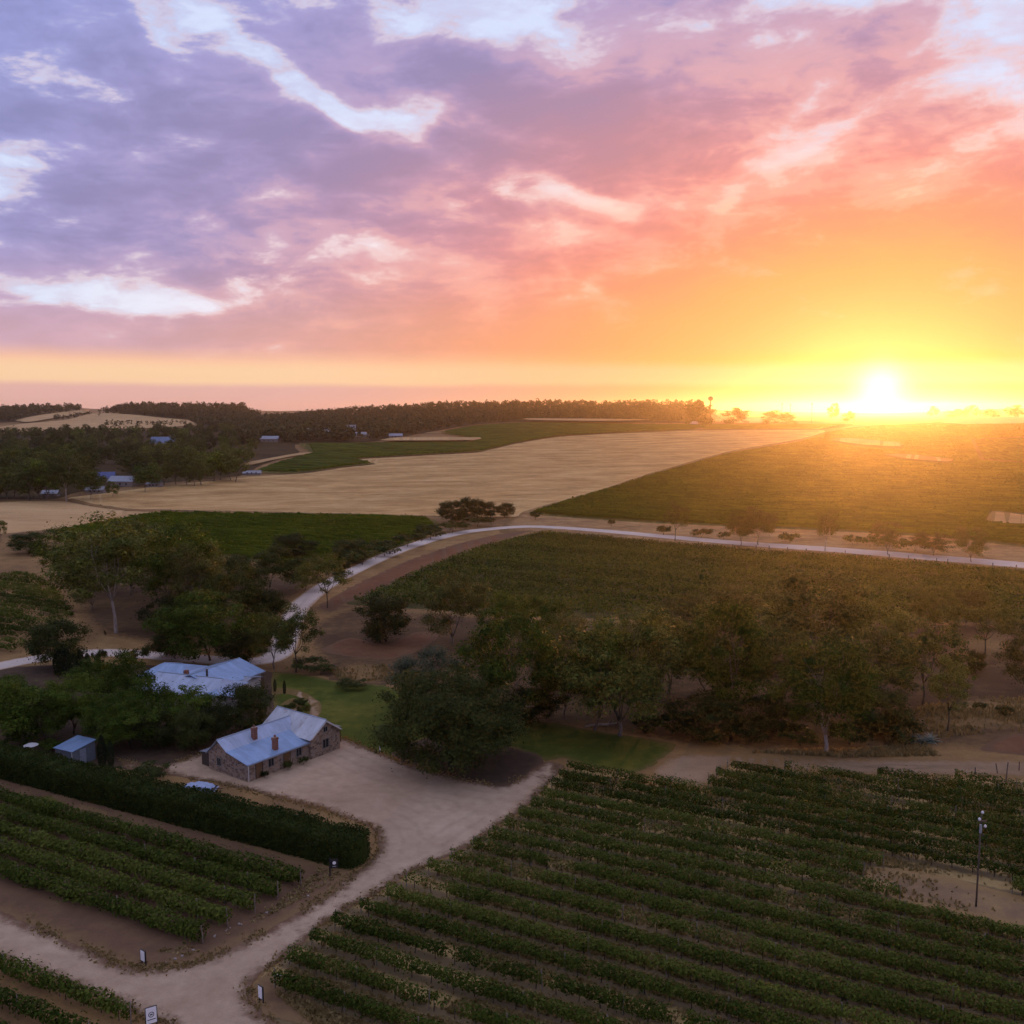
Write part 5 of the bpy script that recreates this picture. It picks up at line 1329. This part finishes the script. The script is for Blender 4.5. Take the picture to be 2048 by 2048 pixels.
# garden parasol peeping over the hedge
def parasol():
    b = at(63, 1512); o = empty('parasol', b); o.scale = (0.8, 0.8, 0.72); tag(o, 'small white garden parasol just behind the hedge at far left', 'parasol')
    V = [(0, 0, 2.35)]; n = 10
    for i in range(n): a = 2 * math.pi * i / n; V.append((0.62 * math.cos(a), 0.62 * math.sin(a), 2.25))
    for i in range(n): a = 2 * math.pi * i / n; V.append((1.15 * math.cos(a), 1.15 * math.sin(a), 2.0))
    Fc = [(0, 1 + i, 1 + (i + 1) % n) for i in range(n)] + [(1 + i, 1 + n + i, 1 + n + (i + 1) % n, 1 + (i + 1) % n) for i in range(n)]
    link('canopy', py_mesh('canopy', V, Fc), plain('canvas_white', (0.5, 0.49, 0.48), 0.8), o)
    m = MB(); m.tube([(0, 0, 0), (0, 0, 2.36)], [0.03, 0.03], 6); m.build('pole', MATS['timber_dark'], o)
    m = MB(); m.tube([(0, 0, 0), (0, 0, 0.12)], [0.3, 0.28], 10); m.build('base', MATS['timber_dark'], o)
parasol()
# tarpaulin covered load in the yard behind the hedge
def tarp():
    b = at(398, 1582); o = empty('covered_trailer', (b[0], b[1], 0), R(-4)); tag(o, 'low trailer under a crumpled pale blue tarpaulin behind the hedge', 'trailer')
    nx, ny = 30, 14; V = []; Fc = []
    r_ = np.random.default_rng(3)
    for i in range(nx + 1):
        for j in range(ny + 1):
            u = i / nx * 2 - 1; v = j / ny * 2 - 1
            q = max(abs(u), abs(v)); rr = (abs(u) ** 4 + abs(v) ** 4) ** 0.25
            z = 0.85 - 0.6 * max(0, rr - 0.72) / 0.28 - 0.12 * abs(u) + 0.05 * math.sin(u * 14 + v * 5) + 0.04 * math.sin(v * 11 - u * 6) + r_.normal(0, 0.015)
            k = 1.0 if q < 1e-6 else (q / max(rr, 1e-6))
            V.append((u * 2.1 * (0.88 + 0.12 * k), v * 1.0 * (0.88 + 0.12 * k), max(0.25, z)))
    for i in range(nx):
        for j in range(ny):
            k = i * (ny + 1) + j; Fc.append((k, k + ny + 1, k + ny + 2, k + 1))
    link('tarpaulin', py_mesh('tarpaulin', V, Fc, True), plain('tarp_blue', (0.30, 0.37, 0.52), 0.45, 0, 0.3, 2.5, 0.05), o)
    m = MB(); m.box(-1.9, 1.9, -0.85, 0.85, 0.32, 0.46); m.build('chassis', MATS['timber_dark'], o)
    for sy in (-0.95, 0.95):
        m = MB(); m.tube([(0, sy - 0.09, 0.3), (0, sy + 0.09, 0.3)], [0.3, 0.3], 14); m.build('wheel', MATS['timber_dark'], o)
    m = MB(); m.tube([(1.9, 0, 0.4), (2.9, 0, 0.38)], [0.05, 0.04], 6); m.build('drawbar', MATS['timber_dark'], o)
tarp()

# far buildings
plain('far_wall', (0.24, 0.21, 0.19), 0.9)
def far_house(bx, by, wpx, hpx, lab, roof, wall='far_wall', rot=0.0, hip=0.0, dep=0.55):
    b = at(bx, by); L = metres(b, wpx); h = metres(b, hpx)
    a = rot; P = (b[0] - L / 2 * math.cos(a), b[1] - L / 2 * math.sin(a)); Q = (b[0] + L / 2 * math.cos(a), b[1] + L / 2 * math.sin(a))
    gable_house('farm_building', lab, P, Q, L * dep / 2, h, h * 0.55, roof, wall, hip=hip * L, ov=0.4, windows=((0.25, -1), (0.5, -1), (0.75, -1)))
metal_roof('roof_deepblue', (0.07, 0.10, 0.26)); metal_roof('roof_farblue', (0.12, 0.18, 0.30)); metal_roof('roof_white', (0.27, 0.27, 0.28))
far_house(212, 966, 34, 22, 'deep blue roofed farmhouse among the trees above the paddock', 'roof_deepblue', rot=0.3)
far_house(248, 972, 52, 20, 'grey roofed farmhouse beside the deep blue roof above the paddock', 'roof_grey', rot=-0.15)
far_house(192, 986, 34, 14, 'low pale cottage by the paddock left of the grey roofed farmhouse', 'roof_white', rot=0.1)
far_house(102, 992, 30, 12, 'low grey outbuilding left of the white trunked gum', 'roof_grey', rot=0.05)
far_house(310, 974, 28, 14, 'grey shed at the right end of the farm above the paddock', 'roof_grey', rot=-0.1)
far_house(328, 900, 46, 26, 'pale blue roofed building rising out of the tree belt', 'roof_farblue', rot=0.1)
far_house(505, 950, 34, 9, 'white low shed at the corner of the stubble field', 'roof_white', rot=0.1)
far_house(520, 868, 24, 10, 'left white roof of the hamlet below the ridge wood', 'roof_white', rot=0.1)
far_house(540, 884, 36, 12, 'long grey roof in front of the left white hamlet roof', 'roof_grey', rot=0.0)
far_house(616, 866, 16, 9, 'small white house left of centre in the hamlet', 'roof_white', rot=-0.2)
far_house(653, 868, 16, 9, 'small white house in the middle of the hamlet', 'roof_white', rot=0.3)
far_house(702, 862, 18, 12, 'tall white building in the hamlet, upper right', 'roof_white', rot=0.2)
far_house(724, 874, 26, 10, 'white house in the hamlet, lower right', 'roof_white', rot=-0.1)
far_house(792, 876, 26, 9, 'grey shed right of the hamlet by the straw strip', 'roof_grey', rot=0.0)
far_house(1388, 852, 14, 9, 'tiny pale house at the foot of the ridge end', 'roof_white', rot=0.2)

# water tower and masts on the skyline
def tower():
    b = at(1420, 848); h = top_z(b, 1420, 793) - b[2]; o = empty('water_tower', b); tag(o, 'thin water tower with round head at the ridge end', 'tower')
    w = metres(b, 1.6); m = MB(); m.tube([(0, 0, -1), (0, 0, h * 0.88)], [w, w * 0.7], 8); m.build('shaft', MATS['timber_dark'], o)
    m = MB(); m.tube([(0, 0, h * 0.84), (0, 0, h * 0.89), (0, 0, h * 0.96), (0, 0, h)], [w, w * 3.0, w * 3.0, w * 1.0], 12); m.build('tank', MATS['timber_dark'], o)
tower()
for bx, ty, lab in ((1563, 803, 'leftmost thin mast on the skyline'), (1580, 805, 'second thin mast on the skyline'), (1623, 803, 'third thin mast on the skyline before the sun')):
    b = at(bx, 846); h = top_z(b, bx, ty) - b[2]; o = empty('mast', b); tag(o, lab, 'mast'); w = metres(b, 0.55)
    m = MB(); m.tube([(0, 0, -1), (0, 0, h)], [w, w * 0.6], 6); m.build('shaft', MATS['timber_dark'], o)
    m = MB(); m.box(-w * 5, w * 5, -w * 0.4, w * 0.4, h * 0.86, h * 0.89); m.build('crossarm', MATS['timber_dark'], o)

# ------------------------------------------------------------------ street furniture
plain('pole_wood', (0.10, 0.075, 0.06), 0.85, 0, 0.3, 3); plain('insulator', (0.75, 0.75, 0.76), 0.3); plain('sign_white', (0.80, 0.79, 0.79), 0.5, 0, 0.03); plain('sign_black', (0.018, 0.018, 0.02), 0.5)
def power_pole():
    b = at(1952, 1813); o = empty('power_pole', b); tag(o, 'slim power pole with white insulators in the bare strip of vines', 'pole'); h = 8.7
    m = MB(); m.tube([(0, 0, -0.3), (0.02, 0, h * 0.5), (0.05, 0, h)], [0.09, 0.075, 0.06], 8); m.build('shaft', MATS['pole_wood'], o, True)
    m = MB(); m.box(-0.30, 0.42, -0.19, -0.10, h - 0.75, h - 0.62); ca = m.build('crossarm', MATS['pole_wood'], o)
    for x, z in ((-0.18, h - 0.6), (0.36, h - 1.25), (0.06, h + 0.02)):
        m = MB(); m.tube([(x, -0.14, z - 0.02), (x, -0.14, z + 0.1), (x, -0.14, z + 0.22)], [0.08, 0.13, 0.06], 8); m.build('insulator', MATS['insulator'], ca)
    m = MB(); m.tube([(-0.12, -0.3, h - 1.7), (-0.12, -0.3, h - 0.95)], [0.11, 0.11], 10); m.build('transformer', plain('transformer_grey', (0.30, 0.31, 0.32), 0.5), o)
    m = MB(); m.box(0.28, 0.44, -0.2, -0.06, h - 1.35, h - 1.2); m.build('bracket', MATS['pole_wood'], o)
power_pole()
def board_sign(bx, by, w, h, rz, lab, name='sign_board', lean=0.0, post=0.35, frame=True):
    b = at(bx, by); o = empty(name, b, rz); o.rotation_euler = (lean, 0, rz); tag(o, lab, 'sign')
    m = MB(); m.box(-w / 2 - 0.05, w / 2 + 0.05, 0.0, 0.05, post - 0.05, post + h + 0.05); m.build('frame', MATS['sign_black'], o)
    m = MB(); m.box(-w / 2, w / 2, -0.02, -0.003, post, post + h); f = m.build('face', MATS['sign_white'], o)
    for x in (-w / 2, w / 2):
        m = MB(); m.box(x - 0.04, x + 0.04, 0.053, 0.12, 0, post + h); m.build('post', MATS['sign_black'], o)
    return o, f
board_sign(286, 1930, 0.52, 0.85, R(-36), 'blank white upright sign at the driveway corner below the left vines')
board_sign(521, 2005, 0.46, 0.92, R(-40), 'white sign in a black frame on the corner island')
o, f = board_sign(304, 2056, 0.72, 1.15, R(30), 'white sign with dark emblem at the bottom left driveway edge', lean=R(-6))
# emblem: a dark scroll mark inside a ring
m = MB()
n = 18
for i in range(n):
    a0, a1 = 2 * math.pi * i / n, 2 * math.pi * (i + 1) / n
    for r0, r1 in ((0.15, 0.20),):
        m.add([(r0 * math.cos(a0), -0.024, 0.98 + r0 * math.sin(a0)), (r1 * math.cos(a0), -0.024, 0.98 + r1 * math.sin(a0)), (r1 * math.cos(a1), -0.024, 0.98 + r1 * math.sin(a1)), (r0 * math.cos(a1), -0.024, 0.98 + r0 * math.sin(a1))], [(0, 1, 2, 3)])
m.box(-0.09, 0.09, -0.025, -0.022, 0.93, 1.03); m.box(-0.28, 0.28, -0.025, -0.022, 0.60, 0.66)
m.build('emblem', MATS['sign_black'], f)
def black_sign():
    b = at(660, 1752); o = empty('entrance_sign', b, R(12)); tag(o, 'black hanging sign with white mark on a post by the hedge end', 'sign')
    m = MB(); m.box(-0.07, 0.07, -0.07, 0.07, 0, 1.75); m.build('post', MATS['sign_black'], o)
    m = MB(); m.box(0.075, 0.80, -0.04, 0.04, 0.75, 1.55); bd = m.build('board', MATS['sign_black'], o)
    m = MB(); m.tube([(0.42, -0.043, 1.28), (0.42, -0.046, 1.28)], [0.17, 0.17], 14); m.build('round_mark', MATS['sign_white'], bd)
    m = MB(); m.box(0.24, 0.60, -0.047, -0.043, 0.90, 0.97); m.build('line_mark', plain('sign_grey', (0.35, 0.35, 0.36), 0.5), bd)
    m = MB(); m.box(-0.02, 0.82, -0.03, 0.03, 1.58, 1.64); m.build('arm', MATS['sign_black'], o)
black_sign()
def small_post(name, bx, by, h, r, mat, lab, cat='post', group=None, lean=0.0, cap=True):
    b = at(bx, by); o = empty(name, b); o.rotation_euler = (0, lean, 0); tag(o, lab, cat, group)
    m = MB(); m.tube([(0, 0, -0.2), (0, 0, h)], [r, r * 0.9], 7); m.build('shaft', mat, o)
    if cap: m = MB(); m.tube([(0, 0, h), (0, 0, h + r * 0.9)], [r * 1.25, r * 0.4], 7); m.build('cap', mat, o)
small_post('marker_post', 760, 1506, 0.85, 0.09, MATS['sign_white'], 'short white post between lawn and gravel yard')
for i, (x, y) in enumerate([(1465, 1101), (1512, 1103), (1538, 1104), (1575, 1107), (1612, 1110), (1690, 1114), (1778, 1122), (1817, 1124), (1873, 1130), (1895, 1132), (1985, 1140), (2032, 1144)]):
    small_post('fence_post', x, y, 1.9, 0.14, MATS['pole_wood'], ordw[i] + ' dark fence post from the left along the near side of the far road', 'post', 'fence posts along the far road')
for i, (x, y, h, ln) in enumerate([(1950, 1549, 0.9, 0), (1995, 1547, 1.3, -0.2), (2012, 1560, 2.2, 0.06), (2038, 1541, 1.1, 0.0)]):
    small_post('fence_post', x, y, h, 0.07, MATS['pole_wood'], ordw[i] + ' weathered fence post from the left behind the near vines at right', 'post', 'fence posts behind the near vines', ln, False)
# white plastic pipe lying in the first vine
b = at(556, 1976); m = MB(); m.tube([(-0.3, 0, 1.0), (0.1, 0, 1.05), (0.4, 0.05, 0.9)], [0.05, 0.05, 0.05], 6); o = m.build('drip_pipe', MATS['sign_white']); o.location = b
tag(o, 'short white pipe caught in the front vine by the driveway corner', 'pipe')
# limestone lumps along the driveway edge
RK = []
for s_ in range(4):
    bm = bmesh.new(); bmesh.ops.create_icosphere(bm, subdivisions=1, radius=0.5)
    r_ = random.Random(s_)
    for v in bm.verts: v.co *= r_.uniform(0.7, 1.15); v.co.z *= 0.6
    me = bpy.data.meshes.new('rock'); bm.to_mesh(me); bm.free(); me.materials.append(plain('limestone', (0.30, 0.25, 0.21), 0.9)); RK.append(me)
for i in range(16):
    t = random.random(); x = 300 + 370 * t; y = 1936 - 160 * t + (8 if t < .3 else 0) + random.uniform(-6, 0) - 6 * math.sin(t * 3)
    b = at(x, y); o = link('rock', random.choice(RK), None, None, (b[0], b[1], 0.06)); k = random.uniform(0.15, 0.36); o.scale = (k, k * 0.8, k); o.rotation_euler.z = random.uniform(0, 6)
    tag(o, 'small pale limestone lump on the soil beside the driveway', 'rock', 'limestone lumps beside the driveway')

# ------------------------------------------------------------------ haze
def build_haze():
    m = bpy.data.materials.new('haze_air'); m.use_nodes = True
    nt = m.node_tree; nt.nodes.clear()
    o = nt.nodes.new('ShaderNodeOutputMaterial'); v = nt.nodes.new('ShaderNodeVolumePrincipled')
    v.inputs['Color'].default_value = (1.0, 0.86, 0.70, 1)
    v.inputs['Density'].default_value = 0.000053
    v.inputs['Density Attribute'].default_value = ''
    v.inputs['Anisotropy'].default_value = 0.86
    nt.links.new(v.outputs[0], o.inputs['Volume'])
    m.cycles.homogeneous_volume = True
    me = MB().box(-7500, 7500, -7500, 7500, -1.0, 100.0).mesh('haze')
    tag(link('haze', me, m), 'thin golden evening haze lying over the whole valley', 'haze', kind='stuff')
build_haze()
